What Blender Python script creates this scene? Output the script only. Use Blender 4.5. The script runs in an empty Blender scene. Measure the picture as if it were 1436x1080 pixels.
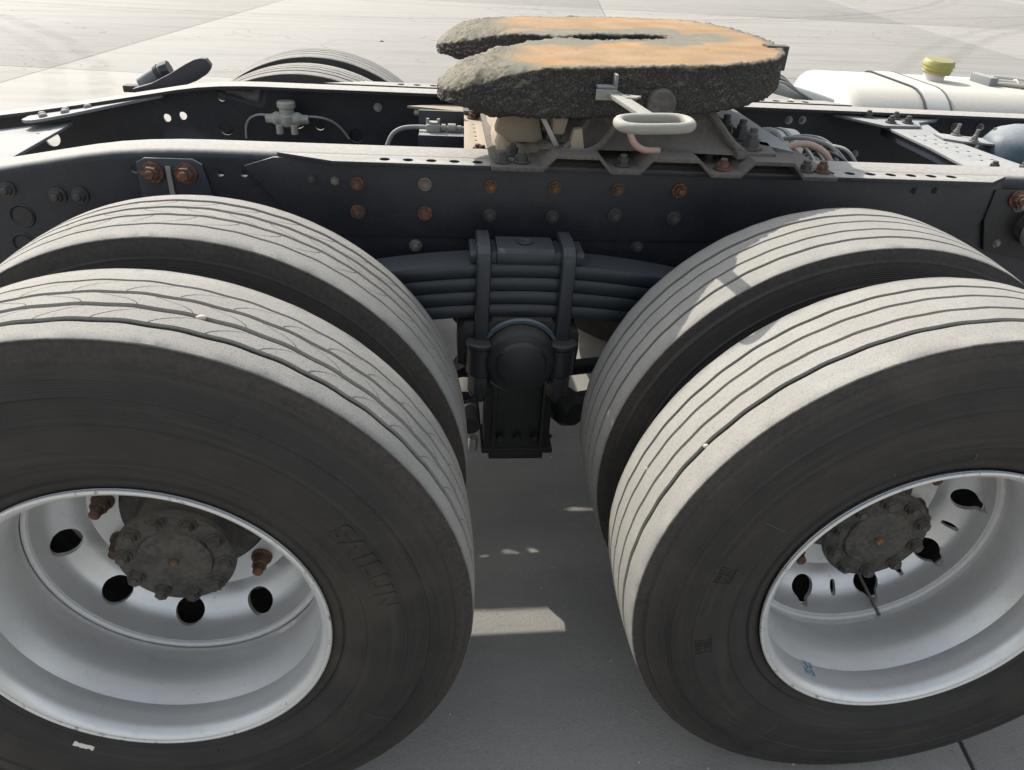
import bpy, bmesh, math, random
from mathutils import Vector, Matrix, noise
from mathutils.geometry import delaunay_2d_cdt
random.seed(7)
S = bpy.context.scene
COL = S.collection
PI = math.pi

# ------------------------------------------------------------------ camera
cam_d = bpy.data.cameras.new('camera')
cam_d.sensor_width = 36.0
cam_d.lens = 26.54
cam_d.clip_start = 0.05
cam_d.clip_end = 2000
cam = bpy.data.objects.new('camera', cam_d)
COL.objects.link(cam)
pitch, yaw, roll = 0.5522431791613616, 0.11693102311888932, 0.06515168713165674
fwd = Vector((math.sin(yaw)*math.cos(pitch), math.cos(yaw)*math.cos(pitch), -math.sin(pitch)))
rgt = Vector((math.cos(yaw), -math.sin(yaw), 0))
upv = rgt.cross(fwd)
R_ = rgt*math.cos(roll) + upv*math.sin(roll)
U_ = upv*math.cos(roll) - rgt*math.sin(roll)
m = Matrix((R_, U_, -fwd)).transposed().to_4x4()
m.translation = Vector((0.47141, -0.89546, 1.55252))
cam.matrix_world = m
S.camera = cam

# ------------------------------------------------------------------ light
SUN_TO = Vector((0.69, -1.0, -1.0)).normalized()      # direction the light travels
W = bpy.data.worlds.new('World')
S.world = W
W.use_nodes = True
nt = W.node_tree
bg = nt.nodes['Background']
sky = nt.nodes.new('ShaderNodeTexSky')
sky.sky_type = 'NISHITA'
sky.sun_disc = False
sky.sun_elevation = math.asin(-SUN_TO.z)
sky.sun_rotation = math.atan2(-SUN_TO.x, -SUN_TO.y)
sky.air_density = 1.3
sky.dust_density = 2.5
sky.ozone_density = 1.0
hs = nt.nodes.new('ShaderNodeHueSaturation'); hs.inputs['Saturation'].default_value = 0.42
nt.links.new(sky.outputs[0], hs.inputs['Color']); nt.links.new(hs.outputs[0], bg.inputs[0])
bg.inputs[1].default_value = 0.15
sun_d = bpy.data.lights.new('sun', 'SUN')
sun_d.energy = 3.4
sun_d.angle = math.radians(0.53)
sun_d.color = (1.0, 0.945, 0.86)
sun = bpy.data.objects.new('sun', sun_d)
COL.objects.link(sun)
sun.rotation_euler = SUN_TO.to_track_quat('-Z', 'Y').to_euler()
S.view_settings.view_transform = 'Standard'
S.view_settings.look = 'None'
S.view_settings.exposure = 0.58
S.view_settings.gamma = 1.0
S.view_settings.use_curve_mapping = False

# ------------------------------------------------------------------ node helper
class NT:
    def __init__(s, name):
        s.m = bpy.data.materials.new(name); s.m.use_nodes = True
        s.t = s.m.node_tree; s.b = s.t.nodes['Principled BSDF']
    def n(s, typ, **kw):
        nd = s.t.nodes.new(typ)
        for k, v in kw.items():
            if k.startswith('i_'):
                nd.inputs[int(k[2:]) if k[2:].isdigit() else k[2:].replace('_', ' ')].default_value = v
            else: setattr(nd, k, v)
        return nd
    def l(s, a, b): s.t.links.new(a, b)
    def val(s, x, inp):
        if isinstance(x, (int, float)): inp.default_value = x
        elif isinstance(x, tuple): inp.default_value = (*x, 1) if len(x) == 3 else x
        else: s.l(x, inp)
    def math(s, op, a, b=0.0, c=0.0, clamp=False):
        nd = s.n('ShaderNodeMath', operation=op, use_clamp=clamp)
        s.val(a, nd.inputs[0]); s.val(b, nd.inputs[1]); s.val(c, nd.inputs[2])
        return nd.outputs[0]
    def noise(s, co, scale, detail=4, rough=0.55, dist=0.0):
        nd = s.n('ShaderNodeTexNoise'); s.l(co, nd.inputs['Vector'])
        nd.inputs['Scale'].default_value = scale; nd.inputs['Detail'].default_value = detail
        nd.inputs['Roughness'].default_value = rough; nd.inputs['Distortion'].default_value = dist
        return nd.outputs['Fac']
    def ramp(s, f, a, b):      # smoothstep map range
        nd = s.n('ShaderNodeMapRange', interpolation_type='SMOOTHSTEP')
        s.val(f, nd.inputs[0]); s.val(a, nd.inputs[1]); s.val(b, nd.inputs[2])
        return nd.outputs[0]
    def mix(s, f, a, b, blend='MIX'):
        nd = s.n('ShaderNodeMix', data_type='RGBA', blend_type=blend)
        s.val(f, nd.inputs[0]); s.val(a, nd.inputs[6]); s.val(b, nd.inputs[7])
        return nd.outputs[2]
    def obj(s): return s.n('ShaderNodeTexCoord').outputs['Object']
    def geo(s): return s.n('ShaderNodeNewGeometry')
    def world(s): return s.geo().outputs['Position']
    def bump(s, h, strength=0.3, dist=0.002, prev=None):
        nd = s.n('ShaderNodeBump'); nd.inputs['Strength'].default_value = strength
        nd.inputs['Distance'].default_value = dist; s.l(h, nd.inputs['Height'])
        if prev is not None: s.l(prev, nd.inputs['Normal'])
        s.l(nd.outputs[0], s.b.inputs['Normal']); return nd.outputs[0]
    def out(s, col, rough=0.6, metal=0.0, spec=0.5):
        s.val(col, s.b.inputs['Base Color']); s.val(rough, s.b.inputs['Roughness'])
        s.val(metal, s.b.inputs['Metallic']); s.val(spec, s.b.inputs['Specular IOR Level'])
        return s.m

def dusty(name, base, dust=(0.34, 0.325, 0.29), rough=0.5, metal=0.0, amount=0.9, rust=0.0, scratch=0.0, bump=0.15, film_=0.075):
    """painted or bare metal; road dust lies on faces that look up, thin film elsewhere"""
    k = NT(name); w = k.world(); g = k.geo()
    nz = k.n('ShaderNodeSeparateXYZ'); k.l(g.outputs['Normal'], nz.inputs[0])
    n1 = k.noise(w, 9, 6, 0.6); n2 = k.noise(w, 90, 4, 0.6); n3 = k.noise(w, 420, 2, 0.5)
    up = k.ramp(k.math('ADD', nz.outputs[2], k.math('MULTIPLY', k.math('SUBTRACT', n1, 0.5), 0.5)), 0.35, 0.9)
    up = k.math('MULTIPLY', up, k.math('MULTIPLY_ADD', n2, 0.5, 0.7), clamp=True)
    film = k.math('MULTIPLY', k.ramp(k.math('MULTIPLY_ADD', n2, 0.5, k.math('MULTIPLY', n1, 0.5)), 0.4, 0.62), film_)
    f = k.math('MULTIPLY', k.math('MAXIMUM', up, film), amount, clamp=True)
    c = k.mix(n1, tuple(x*0.8 for x in base), tuple(min(1, x*1.25) for x in base))
    if rust > 0:
        rc = k.mix(n3, (0.16, 0.055, 0.022), (0.34, 0.15, 0.07))
        c = k.mix(k.math('MULTIPLY', k.ramp(k.math('ADD', n2, k.math('MULTIPLY', n1, 0.5)), 0.78-0.3*rust, 0.98-0.3*rust), 1.0), c, rc)
    dcol = k.mix(n2, tuple(x*0.85 for x in dust), tuple(min(1, x*1.12) for x in dust))
    c = k.mix(f, c, dcol)
    if scratch > 0:
        mp = k.n('ShaderNodeMapping'); k.l(w, mp.inputs[0]); mp.inputs['Scale'].default_value = (6, 40, 130)
        sc = k.ramp(k.noise(mp.outputs[0], 3, 3, 0.7), 0.66, 0.75)
        c = k.mix(k.math('MULTIPLY', sc, scratch), c, (0.3, 0.3, 0.3))
    r = k.math('MULTIPLY_ADD', f, 0.85-rough, rough, clamp=True)
    mt = k.math('MULTIPLY', k.math('SUBTRACT', 1.0, f), metal)
    k.bump(k.math('ADD', n2, k.math('MULTIPLY', n3, 0.5)), bump, 0.002)
    return k.out(c, r, mt, 0.45)

# ------------------------------------------------------------------ mesh builder
def inside(p, L):
    c_ = False; n = len(L)
    for i in range(n):
        a, b = L[i], L[i-1]
        if (a.y > p.y) != (b.y > p.y) and p.x < (b.x-a.x)*(p.y-a.y)/(b.y-a.y)+a.x: c_ = not c_
    return c_
def fill(loops):
    flat = [Vector((p[0], p[1])) for L in loops for p in L]; es = []; o = 0
    for L in loops:
        n = len(L); es += [(o+i, o+(i+1) % n) for i in range(n)]; o += n
    v, e, f, _, _, _ = delaunay_2d_cdt(flat, es, [], 0, 1e-7)
    LL = [[Vector((p[0], p[1])) for p in L] for L in loops]
    out = []
    for t in f:
        c_ = (v[t[0]]+v[t[1]]+v[t[2]])/3
        if sum(inside(c_, L) for L in LL) % 2 == 1: out.append(tuple(t))
    return [Vector((p.x, p.y, 0)) for p in v], out
class MB:
    def __init__(s): s.v = []; s.f = []
    def add(s, vs, fs):
        o = len(s.v); s.v += [tuple(v) for v in vs]; s.f += [tuple(i+o for i in f) for f in fs]; return s
    def box(s, x0, x1, y0, y1, z0, z1, mat=None):
        vs = [Vector((x, y, z)) for x in (x0, x1) for y in (y0, y1) for z in (z0, z1)]
        if mat: vs = [mat @ v for v in vs]
        return s.add(vs, [(0,1,3,2), (4,6,7,5), (0,4,5,1), (2,3,7,6), (0,2,6,4), (1,5,7,3)])
    def prism(s, poly, fn, c0, c1):
        n = len(poly)
        vs = [fn(a, b, c0) for a, b in poly] + [fn(a, b, c1) for a, b in poly]
        return s.add(vs, [tuple(range(n)), tuple(range(2*n-1, n-1, -1))] + [(i, i+n, (i+1) % n+n, (i+1) % n) for i in range(n)])
    def plate(s, outer, holes, fn, c0, c1):
        loops = [[Vector((a, b)) for a, b in L] for L in [outer]+holes]
        flat, tris = fill(loops); n = len(flat)
        vs = [fn(p.x, p.y, c0) for p in flat] + [fn(p.x, p.y, c1) for p in flat]
        fs = [tuple(t) for t in tris] + [tuple(i+n for i in reversed(t)) for t in tris]
        s.add(vs, fs)
        flat = [p for L in loops for p in L]; n = len(flat)
        vs = [fn(p.x, p.y, c0) for p in flat] + [fn(p.x, p.y, c1) for p in flat]
        fs = []; o = 0
        for L in loops:
            k = len(L)
            fs += [(o+i, o+(i+1) % k, o+(i+1) % k+n, o+i+n) for i in range(k)]
            o += k
        return s.add(vs, fs)
    def tube(s, pts, r, n=10, smooth=4, closed=False, caps=True):
        P = [Vector(p) for p in pts]
        if smooth > 1:
            Q = []; m_ = len(P)
            rng = range(m_) if closed else range(m_-1)
            for i in rng:
                g = (lambda j: P[j % m_]) if closed else (lambda j: P[max(0, min(m_-1, j))])
                a, b, c, d = g(i-1), g(i), g(i+1), g(i+2)
                for k in range(smooth):
                    t = k/smooth
                    Q.append(0.5*((2*b)+(c-a)*t+(2*a-5*b+4*c-d)*t*t+(3*b-a-3*c+d)*t**3))
            if not closed: Q.append(P[-1])
            P = Q
        N = len(P); rr = r if callable(r) else (lambda t: r)
        vs = []; up = None
        for i, p in enumerate(P):
            if closed: d = P[(i+1) % N]-P[i-1]
            else: d = P[min(N-1, i+1)]-P[max(0, i-1)]
            d.normalize()
            if up is None:
                up = Vector((0, 0, 1)) if abs(d.z) < 0.9 else Vector((1, 0, 0))
            a = (up-d*up.dot(d)).normalized(); up = a; b = d.cross(a)
            q = rr(i/max(1, N-1))
            vs += [p+a*(q*math.cos(2*PI*k/n))+b*(q*math.sin(2*PI*k/n)) for k in range(n)]
        fs = []
        for i in range(N if closed else N-1):
            j = (i+1) % N
            fs += [(i*n+k, i*n+(k+1) % n, j*n+(k+1) % n, j*n+k) for k in range(n)]
        if not closed and caps:
            fs += [tuple(range(n-1, -1, -1)), tuple((N-1)*n+k for k in range(n))]
        return s.add(vs, fs)
    def lathe(s, prof, n=48, closed=False, mat=None, fn=None):
        """profile (r, y) about the y axis"""
        vs = []
        for k in range(n):
            a = 2*PI*k/n
            for r, y in prof: vs.append(Vector((r*math.cos(a), y, r*math.sin(a))))
        if fn: vs = [fn(v) for v in vs]
        if mat: vs = [mat @ v for v in vs]
        p = len(prof); fs = []
        for k in range(n):
            j = (k+1) % n
            for i in range(p if closed else p-1):
                i2 = (i+1) % p
                fs.append((k*p+i, k*p+i2, j*p+i2, j*p+i))
        if not closed:
            if prof[0][0] > 1e-4: fs.append(tuple(k*p for k in range(n)))
            if prof[-1][0] > 1e-4: fs.append(tuple(k*p+p-1 for k in range(n)))
        return s.add(vs, fs)
    def mesh(s, name, mat=None, angle=32, bevel=0.0):
        me = bpy.data.meshes.new(name)
        me.from_pydata(s.v, [], s.f)
        bm = bmesh.new(); bm.from_mesh(me)
        bmesh.ops.remove_doubles(bm, verts=bm.verts, dist=1e-6)
        bmesh.ops.dissolve_degenerate(bm, dist=1e-7, edges=bm.edges)
        bmesh.ops.recalc_face_normals(bm, faces=bm.faces)
        if bevel > 0:
            es = [e for e in bm.edges if len(e.link_faces) == 2 and e.calc_face_angle(0) > math.radians(30)]
            bmesh.ops.bevel(bm, geom=es, offset=bevel, segments=2, profile=0.6, affect='EDGES', clamp_overlap=True)
        bm.to_mesh(me); bm.free()
        me.shade_smooth(); me.set_sharp_from_angle(angle=math.radians(angle))
        if mat: me.materials.append(mat)
        return me
    def build(s, name, mat, parent=None, angle=32, bevel=0.0, loc=None, rot=None, label=None):
        return put(name, s.mesh(name, mat, angle, bevel), parent, loc, rot, label)

def put(name, me, parent=None, loc=None, rot=None, label=None, scale=None):
    o = bpy.data.objects.new(name, me); COL.objects.link(o)
    if parent is not None: o.parent = parent
    if loc is not None: o.location = loc
    if rot is not None: o.rotation_euler = rot
    if scale is not None: o.scale = scale
    if label: o['label'] = label
    return o
def empty(name, parent=None, loc=(0,0,0), rot=(0,0,0), label=None):
    o = put(name, None, parent, loc, rot, label); o.empty_display_size = 0.1; return o
def tag(o, label=None, cat=None, group=None, kind=None):
    for k, v in (('label', label), ('category', cat), ('group', group), ('kind', kind)):
        if v: o[k] = v
    return o
def evaluated(o):
    dg = bpy.context.evaluated_depsgraph_get(); dg.update()
    me = bpy.data.meshes.new_from_object(o.evaluated_get(dg)); return me

XZ = lambda a, b, c: (a, c, b)      # polygon in the x-z plane, thickness along y
XY = lambda a, b, c: (a, b, c)
def circ(x, y, r, n=16, ry=None): return [(x+r*math.cos(2*PI*k/n), y+(ry or r)*math.sin(2*PI*k/n)) for k in range(n)]

# ------------------------------------------------------------------ materials
M = {}
k = NT('yard_concrete'); w = k.world()
a1 = k.noise(w, 0.35, 5, 0.6); a2 = k.noise(w, 5, 8, 0.62); a3 = k.noise(w, 190, 3, 0.7); a5 = k.noise(w, 60, 5, 0.75); a4 = k.noise(w, 1.1, 6, 0.6, 0.5)
mp = k.n('ShaderNodeMapping'); k.l(w, mp.inputs[0]); mp.inputs['Scale'].default_value = (0.25, 2.2, 1); mp.inputs['Rotation'].default_value = (0, 0, -0.25)
st = k.noise(mp.outputs[0], 1.6, 7, 0.65)
c = k.mix(a2, (0.27, 0.258, 0.235), (0.36, 0.345, 0.315))
c = k.mix(k.math('MULTIPLY', k.ramp(st, 0.42, 0.72), 0.45), c, (0.20, 0.192, 0.178))
c = k.mix(k.math('MULTIPLY', k.ramp(a4, 0.6, 0.75), 0.35), c, (0.40, 0.385, 0.35))
c = k.mix(k.math('MULTIPLY', k.ramp(a1, 0.5, 0.75), 0.3), c, (0.22, 0.21, 0.195))
c = k.mix(k.math('MULTIPLY', k.ramp(a3, 0.55, 0.72), 0.5), c, (0.14, 0.135, 0.125))
c = k.mix(k.math('MULTIPLY', k.ramp(a3, 0.42, 0.28), 0.4), c, (0.42, 0.405, 0.37))
c = k.mix(k.math('MULTIPLY', k.ramp(a5, 0.60, 0.75), 0.5), c, (0.15, 0.145, 0.135))
c = k.mix(k.math('MULTIPLY', k.ramp(a5, 0.40, 0.28), 0.35), c, (0.44, 0.425, 0.39))
# faint rubber tracks left by turning trucks, and oil spots
sp = k.n('ShaderNodeSeparateXYZ'); k.l(w, sp.inputs[0])
for cx_, cy_, R0, amt in ((-16, 2, 14.2, .30), (-16, 2, 13.8, .22), (-16, 2, 12.1, .26), (-2, 34, 20.5, .35), (-2, 34, 20.9, .2), (4, 40, 24.2, .3), (30, -6, 27.5, .28), (30, -6, 28.0, .2)):
    dx = k.math('SUBTRACT', sp.outputs[0], cx_); dy = k.math('SUBTRACT', sp.outputs[1], cy_)
    d = k.math('SQRT', k.math('ADD', k.math('MULTIPLY', dx, dx), k.math('MULTIPLY', dy, dy)))
    d = k.math('ABSOLUTE', k.math('SUBTRACT', k.math('ADD', d, k.math('MULTIPLY', a4, .3)), R0+.15))
    c = k.mix(k.math('MULTIPLY', k.math('MULTIPLY', k.ramp(d, 0.16, 0.05), amt), k.ramp(a2, 0.3, 0.6)), c, (0.12, 0.115, 0.11))
oil = k.n('ShaderNodeTexVoronoi'); k.l(w, oil.inputs[0]); oil.inputs['Scale'].default_value = 2.3
od = k.math('ADD', oil.outputs['Distance'], k.math('MULTIPLY', a5, .04))
c = k.mix(k.math('MULTIPLY', k.ramp(od, 0.052, 0.03), 0.6), c, (0.07, 0.067, 0.06))
# hairline crazing
ck_ = k.n('ShaderNodeTexVoronoi', feature='DISTANCE_TO_EDGE'); ck_.inputs['Scale'].default_value = 0.42
wv_ = k.n('ShaderNodeVectorMath', operation='ADD'); nz3 = k.n('ShaderNodeTexNoise'); nz3.inputs['Scale'].default_value = 1.7; nz3.inputs['Detail'].default_value = 6; k.l(w, nz3.inputs[0]); k.l(w, wv_.inputs[0]); k.l(nz3.outputs['Color'], wv_.inputs[1]); k.l(wv_.outputs[0], ck_.inputs[0])
c = k.mix(k.math('MULTIPLY', k.math('MULTIPLY', k.ramp(ck_.outputs['Distance'], 0.0035, 0.001), k.ramp(a1, 0.48, 0.55)), .6), c, (0.06, 0.058, 0.05))
k.bump(k.math('ADD', k.math('ADD', a3, a5), k.math('MULTIPLY', a2, 0.6)), 0.5, 0.003)
M['concrete'] = k.out(c, k.math('MULTIPLY_ADD', a2, 0.2, 0.68), 0, 0.28)
k = NT('joint_dirt'); n1 = k.noise(k.world(), 60, 4)
M['joint'] = k.out(k.mix(n1, (0.035, 0.033, 0.03), (0.09, 0.085, 0.075)), 0.9)

def tyre_material(name, r_edge, crown, sipes):
    k = NT(name); o = k.obj()
    sp = k.n('ShaderNodeSeparateXYZ'); k.l(o, sp.inputs[0])
    x, y, z = sp.outputs
    r = k.math('SQRT', k.math('ADD', k.math('MULTIPLY', x, x), k.math('MULTIPLY', z, z)))
    n1 = k.noise(o, 14, 5, 0.6); n2 = k.noise(o, 120, 4, 0.65); n3 = k.noise(o, 480, 3, 0.6); n4 = k.noise(o, 4, 4, 0.6)
    re = k.math('ADD', r, k.math('MULTIPLY', k.math('SUBTRACT', n2, 0.5), 0.0035))
    re = k.math('ADD', re, k.math('MULTIPLY', k.math('SUBTRACT', n1, 0.5), 0.0035))
    tread = k.ramp(re, r_edge-0.0008, r_edge+0.0006)
    depth = k.ramp(k.math('ADD', r, k.math('MULTIPLY', k.math('SUBTRACT', n2, 0.5), 0.002)), crown-0.0085, crown-0.0040)  # groove floors stay dark
    ang = k.math('ARCTAN2', z, x)
    # side: weathered rubber with a brown dust film and rings
    side = k.mix(n1, (0.024, 0.0225, 0.021), (0.050, 0.046, 0.042))
    mpn = k.n('ShaderNodeCombineXYZ'); k.l(k.math('MULTIPLY', ang, 1.2), mpn.inputs[0]); k.l(k.math('MULTIPLY', r, 60), mpn.inputs[1]); k.l(y, mpn.inputs[2])
    ring = k.noise(mpn.outputs[0], 1.6, 6, 0.6)
    side = k.mix(k.math('MULTIPLY', k.ramp(ring, 0.46, 0.7), 0.45), side, (0.068, 0.059, 0.049))
    side = k.mix(k.math('MULTIPLY', k.ramp(n4, 0.5, 0.68), 0.45), side, (0.080, 0.067, 0.051))
    near_edge = k.ramp(r, r_edge-0.05, r_edge)
    side = k.mix(k.math('MULTIPLY', k.math('MULTIPLY', near_edge, k.ramp(n2, 0.3, 0.7)), 0.45), side, (0.095, 0.08, 0.064))
    mps = k.n('ShaderNodeCombineXYZ'); k.l(k.math('MULTIPLY', ang, 55), mps.inputs[0]); k.l(k.math('MULTIPLY', r, 240), mps.inputs[1]); k.l(y, mps.inputs[2])
    scuff = k.math('MULTIPLY', k.ramp(k.noise(mps.outputs[0], 1.0, 3, 0.8), 0.71, 0.78), 0.35)
    side = k.mix(scuff, side, (0.19, 0.175, 0.15))
    dust = k.mix(n1, (0.285, 0.275, 0.25), (0.40, 0.388, 0.355))
    dust = k.mix(k.math('MULTIPLY', k.ramp(n4, 0.4, 0.7), 0.5), dust, (0.33, 0.305, 0.28))
    dust = k.mix(k.math('MULTIPLY', k.ramp(n3, 0.48, 0.66), 0.6), dust, (0.2, 0.195, 0.178))
    dust = k.mix(k.math('MULTIPLY', k.ramp(n2, 0.52, 0.70), 0.4), dust, (0.235, 0.225, 0.2))
    groove = k.mix(n2, (0.022, 0.02, 0.019), (0.085, 0.078, 0.068))
    top = k.mix(depth, groove, dust)
    hgt = k.math('ADD', k.math('MULTIPLY', n3, 0.35), k.math('MULTIPLY', n2, 0.4))
    rings = k.math('MULTIPLY', k.math('SINE', k.math('MULTIPLY', r, 1750)), k.math('MULTIPLY', k.ramp(r, .430, .436), k.ramp(r, .492, .486)))
    hgt = k.math('ADD', hgt, k.math('MULTIPLY', k.math('MULTIPLY', rings, k.math('SUBTRACT', 1.0, tread)), .35))
    c = k.mix(tread, side, top)
    nrm = k.bump(hgt, 0.6, 0.0020)
    return k.out(c, k.math('MULTIPLY_ADD', tread, 0.3, k.math('MULTIPLY_ADD', ring, 0.3, 0.5), clamp=True), 0, 0.3)

M['rim'] = None
k = NT('silver_rim_paint'); o = k.obj(); n1 = k.noise(o, 12, 5); n2 = k.noise(o, 150, 4); n3 = k.noise(o, 40, 5, 0.7, 1)
c = k.mix(n1, (0.66, 0.655, 0.64), (0.78, 0.775, 0.76))
c = k.mix(k.math('MULTIPLY', k.ramp(n3, 0.52, 0.8), 0.28), c, (0.38, 0.35, 0.31))
c = k.mix(k.math('MULTIPLY', k.ramp(n2, 0.70, 0.76), 0.6), c, (0.12, 0.1, 0.08))
k.bump(n2, 0.08, 0.001)
M['rim'] = k.out(c, k.math('MULTIPLY_ADD', n3, 0.08, 0.32), 0.5, 0.5)
k = NT('worn_rim_edge'); o = k.obj(); n1 = k.noise(o, 60, 5, 0.7); n2 = k.noise(o, 220, 3)
c = k.mix(n2, (0.66, 0.65, 0.62), (0.78, 0.77, 0.74))
c = k.mix(k.math('MULTIPLY', k.ramp(n1, 0.56, 0.68), 0.8), c, (0.26, 0.17, 0.12))
M['rim_edge'] = k.out(c, 0.4, 0.3, 0.5)
k = NT('chalky_rim_paint'); n1 = k.noise(k.obj(), 50, 5, 0.7)
M['rim_edge2'] = k.out(k.mix(n1, (0.6, 0.59, 0.57), (0.82, 0.81, 0.79)), 0.5, 0.1, 0.5)

M['navy'] = dusty('navy_chassis_paint', (0.020, 0.022, 0.029), (0.40, 0.385, 0.35), 0.42, 0, 0.97, 0.0, 0.12, film_=.02)
M['navy2'] = dusty('navy_crossmember_paint', (0.032, 0.036, 0.05), (0.33, 0.335, 0.32), 0.45, 0, 0.95, film_=.02)
M['black'] = dusty('black_oily_steel', (0.018, 0.019, 0.021), (0.11, 0.10, 0.085), 0.42, 0, 0.55, 0.0)
M['spring'] = dusty('blue_black_spring_paint', (0.025, 0.030, 0.036), (0.10, 0.11, 0.117), 0.36, 0, 0.6)
M['hub'] = dusty('greasy_hub_iron', (0.04, 0.038, 0.035), (0.19, 0.17, 0.135), 0.5, 0.1, 0.8, 0, bump=0.8, film_=.45)
M['rust'] = dusty('rusted_steel', (0.085, 0.052, 0.04), (0.16, 0.12, 0.09), 0.8, 0, 0.6, 0.25, bump=0.5)
M['rustbolt'] = dusty('rust_brown_bolt', (0.13, 0.075, 0.042), (0.2, 0.17, 0.12), 0.75, 0, 0.6, 0.1)
M['bolt'] = dusty('dull_zinc_bolt', (0.2, 0.2, 0.185), (0.33, 0.32, 0.28), 0.5, 0.4, 0.8, 0.1)
M['darkbolt'] = dusty('dirty_dark_bolt', (0.06, 0.058, 0.055), (0.16, 0.15, 0.13), 0.6, 0.1, 0.6, 0.0)
M['cast'] = dusty('dusty_brown_casting', (0.085, 0.077, 0.07), (0.19, 0.17, 0.145), 0.8, 0, 0.9, 0, bump=0.9, film_=.6)
M['tanplate'] = dusty('sand_coated_plate', (0.30, 0.245, 0.18), (0.44, 0.37, 0.28), 0.85, 0, 0.95, 0, bump=0.5)
M['greyplate'] = dusty('grey_dusty_plate', (0.17, 0.18, 0.19), (0.38, 0.38, 0.365), 0.6, 0.1, 0.95)
M['handle'] = dusty('dusty_cream_steel', (0.28, 0.27, 0.23), (0.40, 0.39, 0.34), 0.75, 0, 0.95, 0.0, bump=0.5)
M['alu'] = dusty('dull_cast_aluminium', (0.36, 0.35, 0.32), (0.48, 0.46, 0.41), 0.5, 0.35, 0.8)
M['white'] = dusty('off_white_paint', (0.62, 0.62, 0.58), (0.6, 0.58, 0.52), 0.45, 0, 0.8)
M['tank'] = dusty('cream_dusty_tank', (0.60, 0.59, 0.54), (0.56, 0.53, 0.45), 0.5, 0.1, 0.8, 0.0, film_=.5, bump=.4)
M['greyhose'] = dusty('grey_nylon_hose', (0.28, 0.29, 0.28), (0.42, 0.41, 0.37), 0.5)
M['pinkhose'] = dusty('faded_pink_hose', (0.46, 0.30, 0.24), (0.5, 0.40, 0.33), 0.6, bump=0.05)
M['blackhose'] = dusty('black_rubber_hose', (0.025, 0.025, 0.027), (0.16, 0.155, 0.14), 0.5)
M['bluetank'] = dusty('blue_grey_air_tank', (0.045, 0.075, 0.095), (0.30, 0.32, 0.33), 0.4, 0, 0.9)
M['yellow'] = dusty('yellow_tape', (0.29, 0.265, 0.08), (0.36, 0.33, 0.2), 0.45, 0, 0.5)
M['lavender'] = dusty('pale_filler_neck', (0.6, 0.56, 0.58), (0.62, 0.58, 0.55), 0.5)
M['stone'] = dusty('pale_pebble', (0.6, 0.5, 0.43), (0.65, 0.58, 0.5), 0.8)
M['chalk'] = dusty('cream_chalk_mark', (0.72, 0.68, 0.58), (0.72, 0.68, 0.58), 0.9)
M['dark'] = dusty('dark_rubber_flap', (0.04, 0.04, 0.045), (0.2, 0.2, 0.2), 0.5, 0, 0.8)
k = NT('moulded_rubber_lettering'); M['letter'] = k.out((0.075, 0.07, 0.065), 0.5)
# grease on the coupling plate: colour comes from a vertex colour (grease thickness and clay), speckle on top
k = NT('gritty_grease'); g = k.geo(); w = k.world()
at = k.n('ShaderNodeAttribute', attribute_name='Col'); lump = k.n('ShaderNodeAttribute', attribute_name='grit')
n1 = k.noise(w, 55, 5, 0.7); n2 = k.noise(w, 260, 4, 0.7); n3 = k.noise(w, 16, 5, 0.6)
nz = k.n('ShaderNodeSeparateXYZ'); k.l(g.outputs['Normal'], nz.inputs[0])
up = k.ramp(k.math('ADD', nz.outputs[2], k.math('MULTIPLY', k.math('SUBTRACT', n2, 0.5), 1.1)), 0.02, 0.75)
sand = k.mix(n1, (0.13, 0.12, 0.085), (0.34, 0.31, 0.225))
oil = k.mix(n2, (0.016, 0.017, 0.02), (0.085, 0.078, 0.072))
rough_c = k.mix(k.math('MULTIPLY', up, 0.9), oil, sand)
rough_c = k.mix(k.math('MULTIPLY', k.ramp(n2, 0.53, 0.64), 0.6), rough_c, (0.19, 0.17, 0.13))
rough_c = k.mix(k.math('MULTIPLY', k.ramp(n2, 0.45, 0.36), 0.7), rough_c, (0.03, 0.03, 0.028))
smooth_c = k.mix(k.math('MULTIPLY', k.ramp(n2, 0.5, 0.68), 0.6), at.outputs['Color'], (0.2, 0.165, 0.12))
smooth_c = k.mix(k.math('MULTIPLY', k.ramp(n1, 0.52, 0.7), 0.45), smooth_c, (0.26, 0.235, 0.18))
smooth_c = k.mix(k.math('MULTIPLY', k.ramp(n3, 0.45, 0.8), 0.25), smooth_c, (0.55, 0.42, 0.28))
c = k.mix(lump.outputs['Fac'], smooth_c, rough_c)
k.bump(k.math('ADD', k.math('MULTIPLY', n1, 0.8), n2), 0.75, 0.005)
M['grease'] = k.out(c, k.math('MULTIPLY_ADD', lump.outputs['Fac'], -0.25, 0.92), 0, 0.2)

# ------------------------------------------------------------------ ground
ground = empty('ground'); tag(ground, kind='structure'); ground['label'] = 'pale concrete yard of large cast slabs'
ground.rotation_euler = (0, -0.0150, 0)
base = MB().box(-300, 300, -300, 300, -0.5, -0.014).build('subgrade', M['concrete'], ground)
sw, sl, gap = 6.28, 9.3, 0.011
slab = MB().box(0, sw-gap, 0, sl-gap, -0.2, 0.0).mesh('slab', M['concrete'], bevel=0.004)
jt = MB()
ga = math.radians(-4.3)
G = Matrix.Translation((2.63, 7.17, 0)) @ Matrix.Rotation(ga-0.06, 4, 'Z')
for i in range(-8, 9):
    for j in range(-6, 7):
        if abs(i) + abs(j) > 11: continue
        p = G @ Vector((i*sw, j*sl, -0.0015*random.random()))
        put('slab', slab, ground, p, (0, 0, ga-0.06))
for i in range(-8, 10):
    jt.box(i*sw-gap, i*sw, -6*sl, 7*sl, -0.0138, -0.0062, G)
for j in range(-6, 8):
    jt.box(-8*sw, 9*sw, j*sl-gap, j*sl, -0.0136, -0.006, G)
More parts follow.
